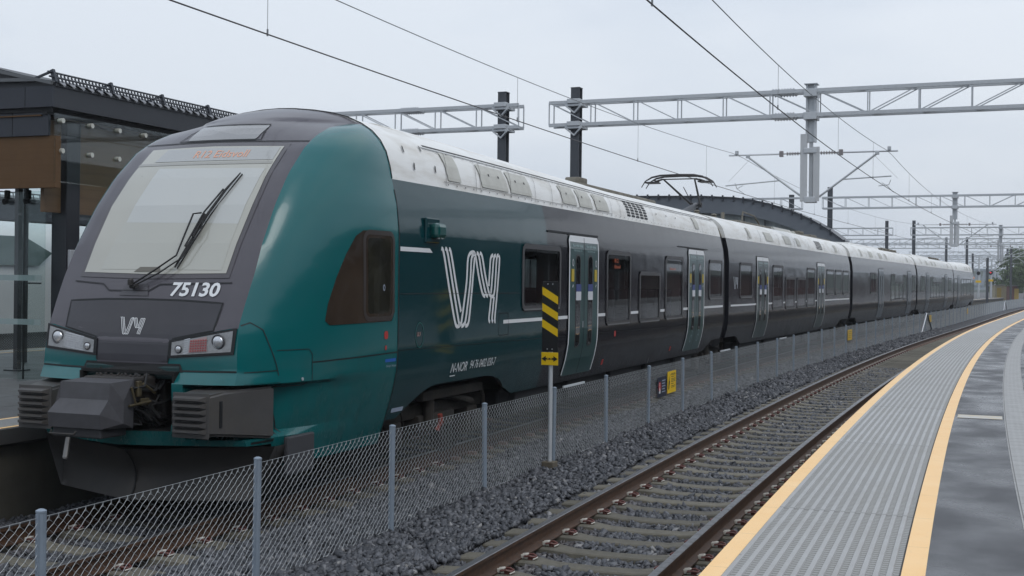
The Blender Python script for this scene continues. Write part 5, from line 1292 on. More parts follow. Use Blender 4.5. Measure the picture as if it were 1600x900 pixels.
def hang_post(s, d, label, ztop=8.46, zlow=4.89, detail=True):
    t = empty('hanging_post', label, 'post', TM(s, d, zlow), 'grey posts hanging from the lattice beams'); fn = LBf(s, d)
    q = MB(fn)
    for x in (-.12, .12): q.box(x - .03, x + .03, -.12, .12, 6.7, ztop)
    q.box(-.09, .09, -.06, .06, 6.7, ztop - .01); q.build('column', galv, t)
    q = MB(fn); wp_ = M('hanger_pale', (.50, .51, .52), .5, metal=.2, noise=(4, .4, (.42, .43, .44)))
    for x0_, x1_ in ((-.30, -.09), (.09, .28)): q.box(x0_, x1_, -.13, -.10, zlow, 6.95 if x0_ < 0 else 6.55); q.box(x0_, x0_ + .02, -.10, .12, zlow, 6.95 if x0_ < 0 else 6.55)
    q.box(-.05, .06, -.03, .05, zlow + .1, 6.8); q.build('channel', wp_, t)
    q = MB(fn); q.bbox(-.20, .20, -.16, .16, 6.36, 6.52, .02); q.bbox(-.18, .18, -.16, .16, zlow - .04, zlow + .14, .02); q.bbox(-.20, .20, -.2, .2, ztop, ztop + .03, .008)
    for z in (8.2, 7.5): q.bbox(-.2, .2, -.28, .28, z - .12, z + .10, .01)
    q.build_each('bracket', galv, t)
    return t
def cantilever(s, dpost, dtr, label, reg=.35, ztop=6.37, hang=4.93):
    """swivelling bracket arm from the hanging post towards the track at dtr"""
    sg = 1 if dtr > dpost else -1; fn = LBf(s); c = lambda d, z: (-d, 0, z)
    t = empty('cantilever', label, 'cantilever', TM(s, dpost + sg * .2, ztop), 'bracket arms holding the wires')
    q = MB(fn); q.tube([c(dpost + sg * .9, ztop), c(dtr + sg * .25, ztop)], .028, 8); q.build('top_tube', alu_bright, t)
    q = MB(fn); q.lathe((0, 0, 0), [(0, 0)], 3)
    q = MB(fn); q.tube([c(dpost + sg * .15, ztop), c(dpost + sg * .9, ztop)], .018, 6)
    for k in range(7): dd_ = dpost + sg * (.22 + k * .08); q.tube([c(dd_, ztop), c(dd_ + sg * .03, ztop)], .055, 10)
    q.bbox(-(dpost + sg * .9) - .06, -(dpost + sg * .9) + .06, -.05, .05, ztop - .09, ztop + .09, .01); q.build('insulator', insul, t)
    q = MB(fn); q.tube([c(dpost + sg * .12, hang), c(dtr - sg * .35, ztop - .06)], .032, 8); q.build('stay_tube', galv, t)
    q = MB(fn); q.tube([c(dpost + sg * .95, hang + .62), c(dtr + sg * .35 * (1 if sg > 0 else .2), 5.62 if sg < 0 else 5.42)], .020, 8)
    q.tube([c(dtr + sg * .05, 5.5), c(dtr + sg * .0, 5.36), c(dtr + .15 - .15 * sg, 5.33)], .013, 6); q.tube([c(dtr - sg * .45, ztop - .1), c(dtr + sg * .25, 5.55)], .005, 4)
    q.tube([c(dtr - sg * .2, 5.42), (-(dtr + .1), .5, 5.36), (-(dtr), 1.2, 5.22)], .010, 5); q.build('registration_arm', galv, t)
    q = MB(fn); q.bbox(-dtr - .05, -dtr + .05, -.05, .05, ztop + .02, ztop + .14, .015); q.bbox(-(dtr - sg * .35) - .06, -(dtr - sg * .35) + .06, -.04, .04, ztop - .10, ztop + .0, .012); q.build_each('wire_clamp', galv, t)
    return t
S1, DS = 38.66, 47.45
G = [S1 + DS * k for k in range(5)]
truss('gantry', 'largest lattice beam, crossing above both tracks and carrying the biggest hanging post', G[0], 13.9, -9.5, None, flip=3.2)
truss('gantry', 'lattice beam rising from behind the cab roof and ending just past its dark mast', G[0], 15.0, 27.5, None)
mast(G[0], 13.02, 8.74, 'dark mast under the end of the largest lattice beam, with a yellow tag')
mast(G[0], 15.65, 8.72, 'dark mast at the end of the lattice beam rising from behind the cab roof')
hang_post(G[0], 5.36, 'biggest pale hanging post, below the largest lattice beam')
cantilever(G[0], 5.36, 7.65, 'biggest bracket arm reaching from the hanging post out over the train')
cantilever(G[0], 5.36, 3.05, 'biggest bracket arm reaching from the hanging post out over the empty track')
truss('gantry', 'second long lattice beam down the line, smaller, above the middle of the train', G[1], 13.9, -12, None, detail=False, flip=3.2)
truss('gantry', 'second lattice beam over the arched hall, mostly hidden by it', G[1], 15.3, 24, None, detail=False)
mast(G[1], 13.41, 8.95, 'dark mast standing in front of the sloping end of the arched hall roof', clamp=False)
mast(G[1], 16.03, 8.48, 'thin dark mast rising from behind the arched hall roof', clamp=False)
hang_post(G[1], 5.36, 'second hanging post above the middle of the train', zlow=4.95)
cantilever(G[1], 5.36, 7.65, 'second bracket arm towards the train side'); cantilever(G[1], 5.36, 3.05, 'second bracket arm towards the empty track')
words = ['third', 'fourth', 'fifth']
for k, g_ in enumerate(G[2:4]):
    w_ = words[k]
    truss('gantry', f'{w_} lattice beam down the line, very small over the rear of the train', g_, 14.0, -14, None, detail=False, flip=3.2)
    truss('gantry', f'{w_} lattice beam beyond the train, on the island platform side, very small', g_, 15.8, 40, None, detail=False)
    mast(g_, 13.7, 9.0, f'{w_} dark mast down the line, in the row closer to the train', clamp=False); mast(g_, 16.4, 9.0, f'{w_} dark mast down the line, in the row farther from the train', clamp=False)
    hang_post(g_, 5.36, f'{w_} hanging post, tiny and far down the line'); cantilever(g_, 5.36, 7.65, f'{w_} bracket arm towards the train side, tiny'); cantilever(g_, 5.36, 3.05, f'{w_} bracket arm towards the empty track, tiny')
truss('gantry', 'fifth lattice beam, a thin line above the end of the island platform', G[4], 30, -16, None, detail=False)
mast(G[4], 13.7, 8.9, 'tiny dark mast under the fifth lattice beam', clamp=False)
for g_ in (158., 245., 262.): truss('gantry', {158.: 'extra thin lattice beam between the third and fourth gantries', 245.: 'pale lattice beam in the distant tangle of gantries', 262.: 'last pale lattice beam before the distant bridge'}[g_], g_, 42, -16, None, detail=False, zt=8.0, zb_=7.3)
# wires: supports at every gantry, sagging messenger, droppers
def wire_run(name, label, dtr, sup, zc_f, zm_sup, zm_mid, s0, s1):
    t = empty(name, label, 'wire', TM(s0, dtr, 5.2), 'overhead wires')
    ss_ = list(np.arange(s0, s1, 1.5))
    q = MB(); q.tube([T(s, dtr + .2 * math.sin(s / DS * math.pi * 2 + 1.0) * 0, zc_f(s)) for s in ss_], .0095, 5); q.build('contact_wire', wire_mat, t)
    def zm(s):
        u = ((s - G[0]) / DS) % 1; return zm_sup - (zm_sup - zm_mid) * 4 * u * (1 - u)
    q = MB(); q.tube([T(s, dtr, zm(s)) for s in ss_], .0075, 5); q.build('messenger_wire', wire_thin, t)
    q = MB(); drops = []
    s = s0 + 1
    for g0 in [S1 + DS * k for k in range(-1, 4)]:
        for f_ in (.12, .28, .45, .62, .78, .92):
            s = g0 + f_ * DS
            if s0 < s < s1: d_ = MB(); d_.tube([T(s, dtr, zm(s)), T(s, dtr, zc_f(s))], .0035, 4); d_.tube([T(s, dtr, zc_f(s) - .02), T(s, dtr, zc_f(s) + .06)], .012, 5); d_.build('dropper', wire_thin, t)
    return t
wire_run('overhead_wire', 'contact and carrying wire with droppers above the train', 7.648, None, lambda s: 5.19 + .0008 * s, 6.40, 5.95, 2, 250)
wire_run('overhead_wire', 'contact and carrying wire with droppers above the empty track', 3.053, None, lambda s: 5.24, 6.35, 5.93, 2, 250)
wire_run('overhead_wire', 'wires above the track on the other side of the island platform', 20.97, None, lambda s: 5.3, 6.4, 6.0, 30, 250)
wire_run('overhead_wire', 'wires above the track beyond the ribbed walkway platform', -9.5, None, lambda s: 5.4, 6.5, 6.0, 70, 250)

# ------------------------------------------------------------------ glazed shelter building on the island platform
CD, CS0, CS1 = 12.40, 14.46, 42.0   # side face offset, near end, far end
CB = 16.2
sb = empty('shelter_building', 'dark clad platform building with timber soffit, glass walls and a snow guard on the roof', 'building', TM(CS0, 14.3, .76))
ssb = stations(CS0, CS1, 1, 1)
def sw(prof, nm, mt, parent=sb, ss_=None, closed=True, caps=True):
    q = sweep(prof, ss_ or ssb, closed=closed)
    if caps and closed: n_ = len(prof) + 1; q.f.append(tuple(range(len(prof)))); q.m.append(0); m_ = (len(ss_ or ssb) - 1) * n_; q.f.append(tuple(m_ + i for i in range(len(prof)))[::-1]); q.m.append(0)
    return q.build(nm, mt, parent)
fascia = sw([(CD, 4.80), (CD, 5.10), (CD + .05, 5.10), (CD + .05, 4.80)], 'fascia', clad_dark2)
sw([(CB, 4.80), (CB, 5.10), (CB - .05, 5.10), (CB - .05, 4.80)], 'fascia', clad_dark2)
sw([(CD + .14, 4.70), (CD + .14, 4.80), (CD + .22, 4.80), (CD + .22, 4.70)], 'fascia_recess', rubber)
fe = LBf(CS0)
q = MB(fe); q.box(-CB, -CD, -.05, 0, 4.80, 5.10); q.build('end_fascia', clad_dark, sb)
q = MB(fe); q.box(-CB, -CD - .14, .03, .08, 4.40, 4.74); q.build('end_fascia', clad_dark, sb)
q = MB(fe); q.box(-CB, -CD - .04, .0, .02, 4.74, 4.80); q.build('end_recess', rubber, sb)
q = MB(fe)
for x in (-12.9, -13.75, -14.6, -15.4): q.box(x, x + .008, -.053, -.05, 4.80, 5.10)
for x in (-13.2, -14.0, -14.9): q.box(x, x + .008, .026, .03, 4.40, 4.74)
q.build('panel_joint', seam, sb)
q = MB(fe); q.box(-CB, -CD - .02, .06, .16, 3.64, 4.395); q.build('timber_panel', wood, sb)
sw([(CD + .25, 4.68), (CD + .25, 4.70), (CB - .1, 4.70), (CB - .1, 4.68)], 'timber_soffit', wood)
sw([(CD + .35, 3.30), (CD + .35, 4.66), (CD + .42, 4.66), (CD + .42, 3.30)], 'timber_panel', M('wood_side', (.12, .070, .034), .6, stain=((.6, .6, 18), .6, (.07, .042, .022)), noise=(1.2, .6, (.16, .10, .055))), ss_=stations(CS0 + .2, CS1, 1, 1))
# roof: low ridge, ribbed sheet eaves, snow guard
sw([(CD - .02, 5.10), (CD - .02, 5.14), (14.3, 5.62), (CB + .02, 5.14), (CB + .02, 5.10)], 'roof', M('roof_dark', (.035, .037, .042), .5, metal=.2))
q = MB(fe); q.bar((-CD - .3, -.06, 5.20), (-CB, -.06, 5.30), .04, .05); q.bar((-CD, -.06, 5.14), (-14.3, -.06, 5.55), .05, .05); q.build('verge_trim', M('trim_steel', (.12, .125, .13), .4, metal=.4), sb)
q = MB()
for s in np.arange(CS0 + .05, CS1, .20): R_ = TM(s, CD - .02, 5.12); q.add([R_ @ Vector(p) for p in [(0, 0, .05), (.05, .03, .01), (.05, .07, -.02), (.05, .11, .01), (0, .14, .05), (-.3, .07, .11)]], [(0, 1, 2, 3, 4, 5)])
q.build('eaves_sheet', M('eaves_pale', (.22, .225, .24), .5), sb)
sn = MB()
for z, dd_ in ((5.17, CD + .06), (5.25, CD + .10), (5.32, CD + .13)): sn.tube([T(s, dd_, z) for s in ssb], .016, 5)
for s in np.arange(CS0 + .1, CS1, .075): sn.bar(T(s, CD + .06, 5.15), T(s, CD + .12, 5.30), .020, .02)
for s in np.arange(CS0 + .1, CS1, 1.25): sn.bar(T(s, CD + .06, 5.12), T(s, CD + .14, 5.36), .05, .06); sn.bar(T(s, CD + .14, 5.34), T(s, CD + .55, 5.22), .03, .03)
sn.build('snow_guard', M('snow_guard_steel', (.045, .050, .060), .45, metal=.4), sb)
# glass
def gl(nm, fn_, x0_, x1_, z0_, z1_, y=0.): q = MB(fn_); q.box(x0_, x1_, y, y + .016, z0_, z1_); return q.build(nm, clear_glass, sb)
k = 0
for a in (14.5, 17.9, 21.3, 24.7): 
    q = sweep([(CD + .03, 3.72), (CD + .03, 4.72), (CD + .046, 4.72), (CD + .046, 3.72)], stations(a, a + 3.37, .6, 1), closed=True); q.build('glass_band', clear_glass, sb)
    q = sweep([(CD + .66, .80), (CD + .66, 3.70), (CD + .676, 3.70), (CD + .676, .80)], stations(a, a + 3.37, .6, 1), closed=True); q.build('glass_wall', clear_glass, sb)
gl('glass_wall', fe, -CB, -CD - .5, .80, 3.62, .4)
q = MB(fe)
for x in (-14.9, -14.1, -13.3): q.box(x, x + .01, .4, .43, .8, 3.62)
q.build('glass_joint', seam, sb)
q = MB(fe)
for z in (1.62, 2.28): q.box(-CB, -CD - .55, .385, .398, z, z + .085)
q.build('glass_manifestation', M('frosted_band', (.26, .32, .32), .6), sb)
fit_m = M('fitting_steel', (.55, .54, .48), .35, metal=.4)
for i, s in enumerate([14.62 + .62 * j for j in range(22)]):
    q = MB()
    for z in (4.62, 4.18):
        c = Vector(T(s, CD, z)); n_ = Vector((math.cos(heading(s)), -math.sin(heading(s)), 0)); q.tube([c - n_ * .06, c + n_ * .022], .038, 12)
    q.build('glass_fitting', fit_m, sb)
q = MB(fe)
for x in (-14.0, -13.6, -13.2, -12.85): q.bbox(x - .03, x + .03, .34, .42, 3.50, 3.64, .015); q.tube([(x, .33, 3.50), (x + .0, .36, 3.44)], .05, 8)
q.build_each('glass_clamp', rubber, sb)
q = MB(LBf(15.0)); q.bbox(-12.92, -12.64, .0, .30, .76, 4.66, .015); q.build('column', M('column_black', (.016, .017, .022), .4, metal=.2), sb)
q = MB(LBf(24.0)); q.bbox(-12.98, -12.62, .0, .30, .76, 4.66, .015); q.build('column', MATS['column_black'], sb)
q = MB(LBf(16.5)); q.bbox(-15.00, -14.91, -.05, .05, .76, 4.2, .008); q.bbox(-15.12, -14.80, -.14, .14, .76, .785, .005); q.build('frame_post', MATS['column_black'], sb)
q = MB(LBf(18.1)); q.bbox(-16.35, -16.28, -.04, .04, .76, 4.2, .008); q.bbox(-16.25, -15.95, .0, .02, 2.2, 2.23, .004); q.build('frame_post', MATS['column_black'], sb)
q = MB(LBf(15.0)); q.bbox(-12.64, -12.58, .03, .27, 1.9, 2.75, .01); q.build('notice_case', M('pale_case', (.33, .34, .36), .4), sb)
# ------------------------------------------------------------------ opposite canopy, fence, silver train beyond the island
oc = empty('platform_canopy', 'long low dark canopy on the next platform, seen through the glass walls', 'canopy', TM(30, 31, .7))
ssc = stations(12, 64, 2, 2)
for prof_, nm_, mt_ in (([(29.6, 4.15), (29.6, 4.75), (29.9, 4.75), (29.9, 4.15)], 'fascia', clad_dark), ([(29.4, 4.75), (29.4, 4.85), (35, 5.4), (40, 4.8), (40, 4.7)], 'roof', MATS['roof_dark']), ([(31.2, .7), (31.2, 4.6), (31.4, 4.6), (31.4, .7)], 'back_wall', M('backwall', (.06, .065, .07), .4, noise=(.4, .8, (.13, .115, .09))))):
    q = sweep(prof_, ssc, closed=True); q.build(nm_, mt_, oc)
q = MB()
for s in np.arange(12, 64, .28): q.bar(T(s, 29.45, 4.86), T(s, 29.5, 5.03), .03, .03)
q.tube([T(s, 29.5, 5.03) for s in ssc], .025, 5); q.build('snow_guard', M('pale_guard', (.12, .13, .14), .5), oc)
for k in range(5):
    q = MB(LBf(33 + k * 7)); q.box(-30.7, -30.45, 0, .25, .7, 4.6); q.build('column', MATS['column_black'], oc)
pf2 = sheet('far_platform', [(28.2, -.6), (28.2, .75), (38, .76), (38, -.6)], stations(0, 90, 3, 3), M('far_platform_m', (.10, .10, .10), .7))
of = empty('chain_link_fence', 'chain-link fence beyond the island platform, seen through the glass', 'fence', TM(24, 23.27, -.2))
for k in range(14):
    s = 14 + k * 2.46; a = Vector(T(s, 23.27, -.15)); bb = Vector(T(s + 2.46, 23.27, -.15)); yaw = math.atan2(-(bb - a).x, (bb - a).y)
    put(post_data, 'post', of, Matrix.Translation(a) @ Matrix.Rotation(yaw, 4, 'Z')); put(panel_data, 'mesh_panel', of, Matrix.Translation(a) @ Matrix.Rotation(yaw, 4, 'Z') @ Matrix.Diagonal((1, (bb - a).length / 2.46, 1, 1)))
# silver train
D3 = 25.57
stn = empty('silver_train', 'silver rounded train seen through the glass walls of the shelter', 'train', TM(26, D3, 0))
silver = M('silver_paint', (.62, .62, .63), .32, metal=.25, coat=.3, noise=(.5, .3, (.42, .42, .43)))
q = MB(); rows = []
for i in range(37):
    s = 19.3 + i * 1.0; k = 1 - max(0, (1 - (s - 19.3) / 5.5)) ** 2.2 if s < 24.8 else 1
    row = []
    for an in np.linspace(-.05 * math.pi, 1.05 * math.pi, 19):
        w_ = 1.55 * np.sign(math.cos(an)) * abs(math.cos(an)) ** .55 * (.55 + .45 * k); z_ = 1.6 + 2.25 * k ** .8 * max(0, math.sin(an)) ** .62 if math.sin(an) > 0 else 1.6 + 5.0 * math.sin(an)
        row.append(T(s, D3 - w_, z_))
    rows.append(row)
q.grid(rows); q.f.append(tuple(range(19))); q.m.append(0); q.build('body', silver, stn, smooth=50)
q = MB()
for s0_, s1_, z0_, z1_ in ((24.2, 27.0, 2.62, 3.40),): q.add([T(s0_, D3 - 1.62, z0_), T(s1_ - .5, D3 - 1.62, z0_), T(s1_, D3 - 1.60, z0_ + .35), T(s1_ - .9, D3 - 1.50, z1_), T(s0_, D3 - 1.50, z1_)], [(0, 1, 2, 3, 4)])
cwn = q.build('cab_window', M('silver_glass', (.06, .09, .085), .08, spec=.6), stn)
q = MB(); q.grid([[T(s, D3 - 1.40, z) for s in np.arange(24, 56, 1.)] for z in (.35, 1.6)]); q.build('skirt', M('silver_skirt', (.05, .05, .055), .5), stn)

# ------------------------------------------------------------------ arched hall far behind the train
FS = 84.0; hall = empty('arched_hall', 'big hall with long arched dark roof and pale glazed gable behind the train roof', 'building', TM(FS, 30, .76))
arch = [(11.95, 5.09), (12.87, 5.78), (14.14, 6.55), (15.43, 7.13), (16.73, 7.58), (18.05, 7.9), (19.38, 8.1), (21.64, 8.23), (23.94, 8.27), (26.3, 8.31), (28.23, 8.43), (33.0, 8.7), (40, 8.5), (50, 7.4), (56, 6.0)]
fh = LBf(FS)
top = [(-d, z) for d, z in arch]
q = MB(fh); poly = [(x, z + .10) for x, z in top] + [(x, z - 1.05) for x, z in top[::-1]]
vs = [(x, -.6, z) for x, z in poly] + [(x, 0, z) for x, z in poly]; n_ = len(top); fs = []
for i in range(n_ - 1): fs += [(i, i + 1, 2 * n_ - 2 - i, 2 * n_ - 1 - i)]
fs2 = [tuple(2 * n_ + a for a in f)[::-1] for f in fs]; N2 = 2 * n_
fs += fs2 + [(i, (i + 1) % N2, (i + 1) % N2 + N2, i + N2) for i in range(N2)]
q.add(vs, fs); q.build('arch_fascia', M('hall_fascia', (.12, .135, .155), .45, metal=.2, noise=(.4, .5, (.10, .112, .13))), hall)
q = MB(fh); rr_ = [[(x, y, z + .12) for x, z in top] for y in (-.7, 2)]; q.grid(rr_); q.grid([[(x, y, z + .02) for x, z in top] for y in (-.7, 2)]); q.build('roof', M('hall_roof', (.06, .065, .075), .4, metal=.3), hall)
q = MB(fh)
for i in range(len(top) - 1):
    (xa, za), (xb, zb2) = top[i], top[i + 1]; nn = max(1, int(math.hypot(xb - xa, zb2 - za) / .62))
    for k in range(nn):
        u = k / nn; x, z = xa + (xb - xa) * u, za + (zb2 - za) * u; q.bbox(x - .05, x + .05, -.75, -.60, z - .18, z + .22, .01)
    q.bar((xa, -.68, za + .10), (xb, -.68, zb2 + .10), .06, .06)
q.build('snow_guard', clad_dark, hall)
q = MB(fh); n2 = len(top); q.grid([[(x, .05, z - 1.0) for x, z in top], [(x, .05, .76) for x, z in top]])
gab, n, b, uv, U, V = uvmat('hall_gable_glass')
tcx = n.nodes.new('ShaderNodeTexCoord'); pat = noise(n, mapping(n, tcx.outputs['Object'], (1.2, .5, .35)), 1.6, 6, .6, .4, .62)
n.links.new(mixc(n, pat, (.30, .345, .345), (.17, .20, .205)), b.inputs['Base Color']); b.inputs['Roughness'].default_value = .35
q.build('gable_wall', gab, hall)
q = MB(fh)
for x in np.arange(-58, -17, 1.45):
    z = float(np.interp(-x, [a for a, _ in arch], [b_ for _, b_ in arch])) - 1.02; q.box(x, x + .07, -.02, .05, .76, z)
q.build('gable_mullion', clad_dark, hall)
# unseen building added along the right-hand platform, shaped for what the train mirrors
rb = empty('reflection_building', 'long plain dark building added out of view for the train to mirror', 'building', TM(30, -20, .7))
refl_wall = M('reflection_wall_dark', (.028, .027, .028), .8, noise=(.5, .6, (.04, .038, .036)))
ssr = stations(-70, 136, 3, 3)
prof_ = [(-19, .7), (-19, 8.4), (-34, 8.4), (-34, .7)]
q = sweep(prof_, ssr); q.f.append((0, 1, 2, 3)); q.m.append(0); m_ = (len(ssr) - 1) * 4; q.f.append((m_, m_ + 1, m_ + 2, m_ + 3)); q.m.append(0); q.build('wall', refl_wall, rb)
win_l = M('reflection_window_pale', (.22, .24, .26), .3)  # pale panes put in to show up mirrored in the train
for k in range(48):
    s = -66 + k * 4.1; R_ = TM(s, -18.97, 0); q = MB()
    for z in (1.7, 4.6): q.add([R_ @ Vector(p) for p in [(-.02, 0, z), (-.02, 2.0, z), (-.02, 2.0, z + 1.5), (-.02, 0, z + 1.5)]], [(0, 1, 2, 3)])
    q.build('window', win_l, rb)
band_m = M('pale_band', (.30, .31, .32), .6)  # pale band, columns and canopy added as shapes for the train to mirror
q = MB()
for s in np.arange(-60, 118, 7.3): R_ = TM(s, -15.5, 0); q.add([R_ @ Vector(p) for p in MB().box(-.18, .18, -.18, .18, .7, 4.3).v], MB().box(-.18, .18, -.18, .18, .7, 4.3).f)
q.build_each('column', band_m, rb)
q = sweep([(-14.2, 4.3), (-14.2, 4.65), (-19, 4.9), (-19, 4.75), (-14.4, 4.3)], ssr); q.build('canopy', M('reflection_canopy_pale', (.20, .205, .21), .6), rb)
q = sweep([(-18.95, 2.9), (-18.95, 3.3)], ssr); q.build('band', band_m, rb)
rw = empty('reflection_shed', 'low red-brown shed added out of view for the train windows to mirror', 'building', TM(150, -18, .7))  # unseen shed, added for the low red in the window reflections
q = sweep([(-17, .7), (-17, 3.3), (-26, 3.3), (-26, .7)], stations(150, 250, 4, 4)); q.build('wall', M('reflection_shed_red', (.10, .022, .018), .7, noise=(.4, .6, (.04, .03, .03))), rw)
q = sweep([(-16.6, 3.3), (-16.6, 3.5), (-26, 3.8)], stations(150, 250, 4, 4)); q.build('roof', MATS['roof_dark'], rw)

# ------------------------------------------------------------------ far end: signals, cabinets, bridge, trees
def signal(s, d, zlow, z, label, red=True, w=.75):
    t = empty('railway_signal', label, 'signal', TM(s, d, zlow), 'railway signals'); fn = LBf(s, d)
    q = MB(fn); q.tube([(0, 0, zlow), (0, 0, z - .3)], .09, 8); q.build('pole', galv, t)
    q = MB(fn); q.lathe((0, -.12, z), [(w / 2, 0), (w / 2, .05), (w / 2 - .06, .07)], 20, axis='y'); q.build('back_board', sign_black, t)
    q = MB(fn)
    for dx, dz in ((0, .12), (-.1, -.1), (.1, -.1)): q.lathe((dx, -.135, z + dz), [(.07, -.12), (.075, 0)], 10, axis='y')
    q.build('lamp_hood', rubber, t)
    if red: q = MB(fn); q.lathe((0, -.20, z + .02), [(.10, 0), (.10, .03)], 14, axis='y'); q.build('red_lamp', M('signal_red', (.6, .02, .03), .3, emit=((1, .04, .06), 1.2)), t)
    q = MB(fn); q.bbox(-.35, .35, -.14, -.10, z - 1.25, z - .95, .01); q.build('number_plate', sign_yellow, t)
    return t
signal(186.7, 11.21, .76, 4.26, 'railway signal showing a red lamp beyond the end of the train', True, .65)
signal(175.4, 11.52, .76, 4.05, 'unlit round black signal close to the end of the train', False, .5)
for i, p in enumerate(map(Vector, [(55.47, 150, 6.28), (71.24, 190, 6.94), (57.25, 150, 5.76), (77.01, 200, 6.69), (89.22, 230, 6.52), (72.11, 180, 7.86), (101.66, 260, 6.27), (94.71, 240, 5.73), (111.64, 280, 7.03), (96.91, 240, 7.61)])):
    t = empty('line_mast', ['slim dark mast just above the last carriage roof', 'slim grey mast behind the dark unlit signal', 'dark mast standing at the near edge of the far platform', 'mast right behind the red signal', 'thin mast above the pale cabinets', 'dark forked mast in front of the trees', 'very thin mast in the distant tangle, beside the mast behind the red signal', 'very thin mast in the distant tangle, directly above the beige cabin', 'very thin mast in the distant tangle, next to the dark forked mast', 'grey mast at the edge of the trees'][i], 'mast', Matrix.Translation((p.x, p.y, 0)), 'distant masts')
    q = MB(); w_ = .09 if i not in (2, 5) else .12
    q.box(p.x - w_, p.x + w_, p.y - w_, p.y + w_, -.5, p.z)
    q.build('column', mast_dark if i in (0, 2, 5) else galv, t)
    q = MB(); q.bbox(p.x - .5, p.x + .5, p.y - .1, p.y + .1, p.z - 1.2, p.z - 1.05, .02); q.bar((p.x - .1, p.y, p.z - 1.1), (p.x + 2.6, p.y, p.z - .2), .06, .06); q.tube([(p.x - .1, p.y, p.z - 1.9), (p.x + 2.2, p.y, p.z - .35)], .04, 6); q.build('bracket', galv, t)
# bracing arms of the distant tangle, pale tubes
br = empty('truss_bridge', 'pale blue-grey steel truss bridge far off beyond the platform end', 'bridge', Matrix.Translation((114.05, 290, 1.21)))
q = MB()
zt_, zb2_ = 6.2, 1.8
mt_b = M('bridge_steel', (.30, .34, .38), .5, noise=(.3, .5, (.24, .27, .31)))
xs_ = [104.34, 105.98, 107.62, 109.26, 110.9, 112.54, 114.18, 115.82, 117.46, 119.1, 120.73, 122.37]
for off in (0, 8):
    q = MB()
    for i in range(len(xs_) - 1):
        a, b_ = xs_[i], xs_[i + 1]
        q.bar((a, 290 + off, zb2_), ((a + b_) / 2, 290 + off, zt_), .35, .35); q.bar(((a + b_) / 2, 290 + off, zt_), (b_, 290 + off, zb2_), .35, .35); q.bar((a, 290 + off, zb2_), (b_, 290 + off, zb2_), .5, .5); q.bar((a, 290 + off, zt_), (b_, 290 + off, zt_), .45, .45)
    q.build('truss', mt_b, br)

for a, b_, D, lab, mt_, nm in ((Vector((79.56, 205, 2.49)), Vector((81.9, 205, 0.93)), 205, 'beige cabin with a yellow sign at the end of the island platform', M('cabin_beige', (.36, .31, .20), .7, noise=(.8, .5, (.30, .26, .18))), 'track_cabin'), (Vector((80.4, 200, 2.41)), Vector((81.23, 200, 1.19)), 200, 'small red-brown cabinet beside the beige cabin', M('cab_brown', (.14, .06, .05), .7), 'relay_cabinet')):
    t = empty(nm, lab, 'cabin', Matrix.Translation((a.x, D, b_.z)))
    q = MB(); q.bbox(a.x, b_.x, D, D + 2.5, -.6, a.z, .05); q.build('wall', mt_, t)
    q = MB(); q.bbox(a.x - .12, b_.x + .12, D - .12, D + 2.6, a.z, a.z + .12, .02); q.build('roof', M('cabin_roof', (.25, .25, .24), .6), t)
    q = MB(); q.box(a.x + .3, a.x + 1.0, D - .03, D, .1, a.z - .4); q.build('door', M('cabin_door', (.40, .28, .06), .6), t)
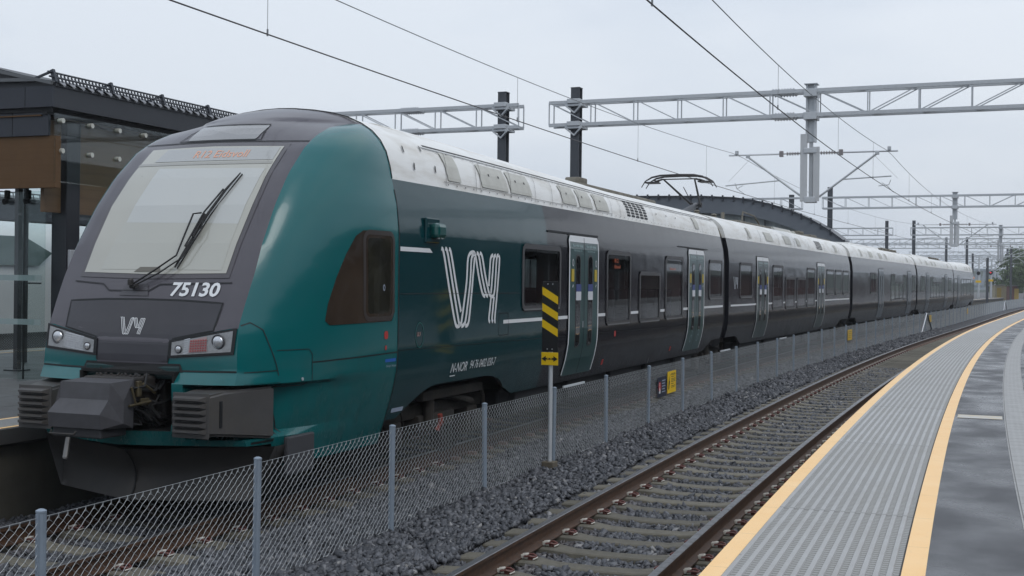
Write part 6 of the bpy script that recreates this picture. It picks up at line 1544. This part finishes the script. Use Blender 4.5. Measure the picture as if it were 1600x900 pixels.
# trees
leaf = bpy.data.materials.new('leaves'); leaf.use_nodes = True; n = leaf.node_tree; b = n.nodes['Principled BSDF']; ge = n.nodes.new('ShaderNodeNewGeometry'); rp = n.nodes.new('ShaderNodeValToRGB')
n.links.new(ge.outputs['Random Per Island'], rp.inputs[0]); rp.color_ramp.elements[0].color = (.045, .080, .028, 1); rp.color_ramp.elements[1].color = (.12, .17, .065, 1); n.links.new(rp.outputs[0], b.inputs['Base Color']); b.inputs['Roughness'].default_value = .6
bark = M('bark', (.06, .045, .035), .9)
def tree(cx, cy, h, r, label, nl=2600):
    t = empty('deciduous_tree', label, 'tree', Matrix.Translation((cx, cy, -.6)), 'trees beyond the end of the station')
    q = MB(); q.tube([(cx, cy, -.6), (cx + .1, cy, h * .3), (cx, cy, h * .6)], [.28, .2, .1], 8)
    for i in range(6): a = i * 1.05; q.tube([(cx, cy, h * (.22 + .05 * i)), (cx + math.cos(a) * r * .6, cy + math.sin(a) * r * .6, h * (.45 + .07 * i))], [.09, .03], 6)
    q.build('trunk', bark, t)
    cl = [(cx + rng.normal(0, r * .45), cy + rng.normal(0, r * .45), h * rng.uniform(.28, .92), r * rng.uniform(.22, .42)) for _ in range(26)]
    vs = []; fs = []
    for i in range(nl):
        c = cl[rng.integers(len(cl))]; v = rng.normal(size=3); v /= np.linalg.norm(v); v *= rng.uniform(.5, 1.05)
        p = np.array([c[0] + v[0] * c[3], c[1] + v[1] * c[3], c[2] + v[2] * c[3] * .75]); a = rng.normal(size=3); a /= np.linalg.norm(a); b2 = np.cross(a, rng.normal(size=3)); b2 /= np.linalg.norm(b2); s_ = rng.uniform(.12, .26)
        o_ = len(vs); vs += [tuple(p + a * s_), tuple(p + b2 * s_ * .7), tuple(p - a * s_), tuple(p - b2 * s_ * .7)]; fs.append((o_, o_ + 1, o_ + 2, o_ + 3))
    q = MB(); q.add(vs, fs); q.build('crown', leaf, t)
for i, (x, y, ht, r) in enumerate([(95.72, 240, 6.2, 3.4), (87.08, 215, 7.8, 3.6), (82.44, 200, 8.8, 4.0), (86.19, 205, 8.6, 4.0), (118.27, 300, 5.2, 3.0)]):
    tree(x, y, ht, r, ['smallest round tree, behind the forked mast and beside the bigger trees', 'middle-sized tree between the smallest round tree and the tallest tree', 'tallest tree, at the edge of the view beyond the platform end', 'big tree just outside the view next to the tallest tree', 'faint low tree behind the truss bridge'][i])
# low distant skyline: woods closing the horizon
q = MB(); vs = []
hz = M('far_wood', (.045, .06, .045), .9, noise=(.05, .8, (.06, .075, .06)))
for row in range(3):
    P0, P1 = [], []
    for i in range(90):
        an = rad(-75 + i * 1.75); R0_ = 620 + row * 40; hh = 6 + 3.5 * math.sin(i * .7 + row) + rng.uniform(-1.2, 1.2); x, y = math.sin(an) * R0_, math.cos(an) * R0_ * 1.0
        P0.append((x, y, -.7)); P1.append((x, y + 12, hh))
    q.grid([P0, P1])
tag(q.build('distant_woods', hz), 'faint band of woods along the horizon', kind='stuff')

# ------------------------------------------------------------------ damp air
hm = bpy.data.materials.new('haze_air'); hm.use_nodes = True; n = hm.node_tree; n.nodes.clear(); o_ = n.nodes.new('ShaderNodeOutputMaterial'); pv = n.nodes.new('ShaderNodeVolumePrincipled')
pv.inputs['Color'].default_value = (.90, .93, .97, 1); pv.inputs['Density'].default_value = .0005; pv.inputs['Anisotropy'].default_value = .2; n.links.new(pv.outputs[0], o_.inputs['Volume'])
q = MB(); q.box(-905, 905, -305, 1205, -1.62, 20); hz_o = q.build('haze', hm); hz_o['kind'] = 'stuff'; hz_o['label'] = 'thin damp haze in the air'
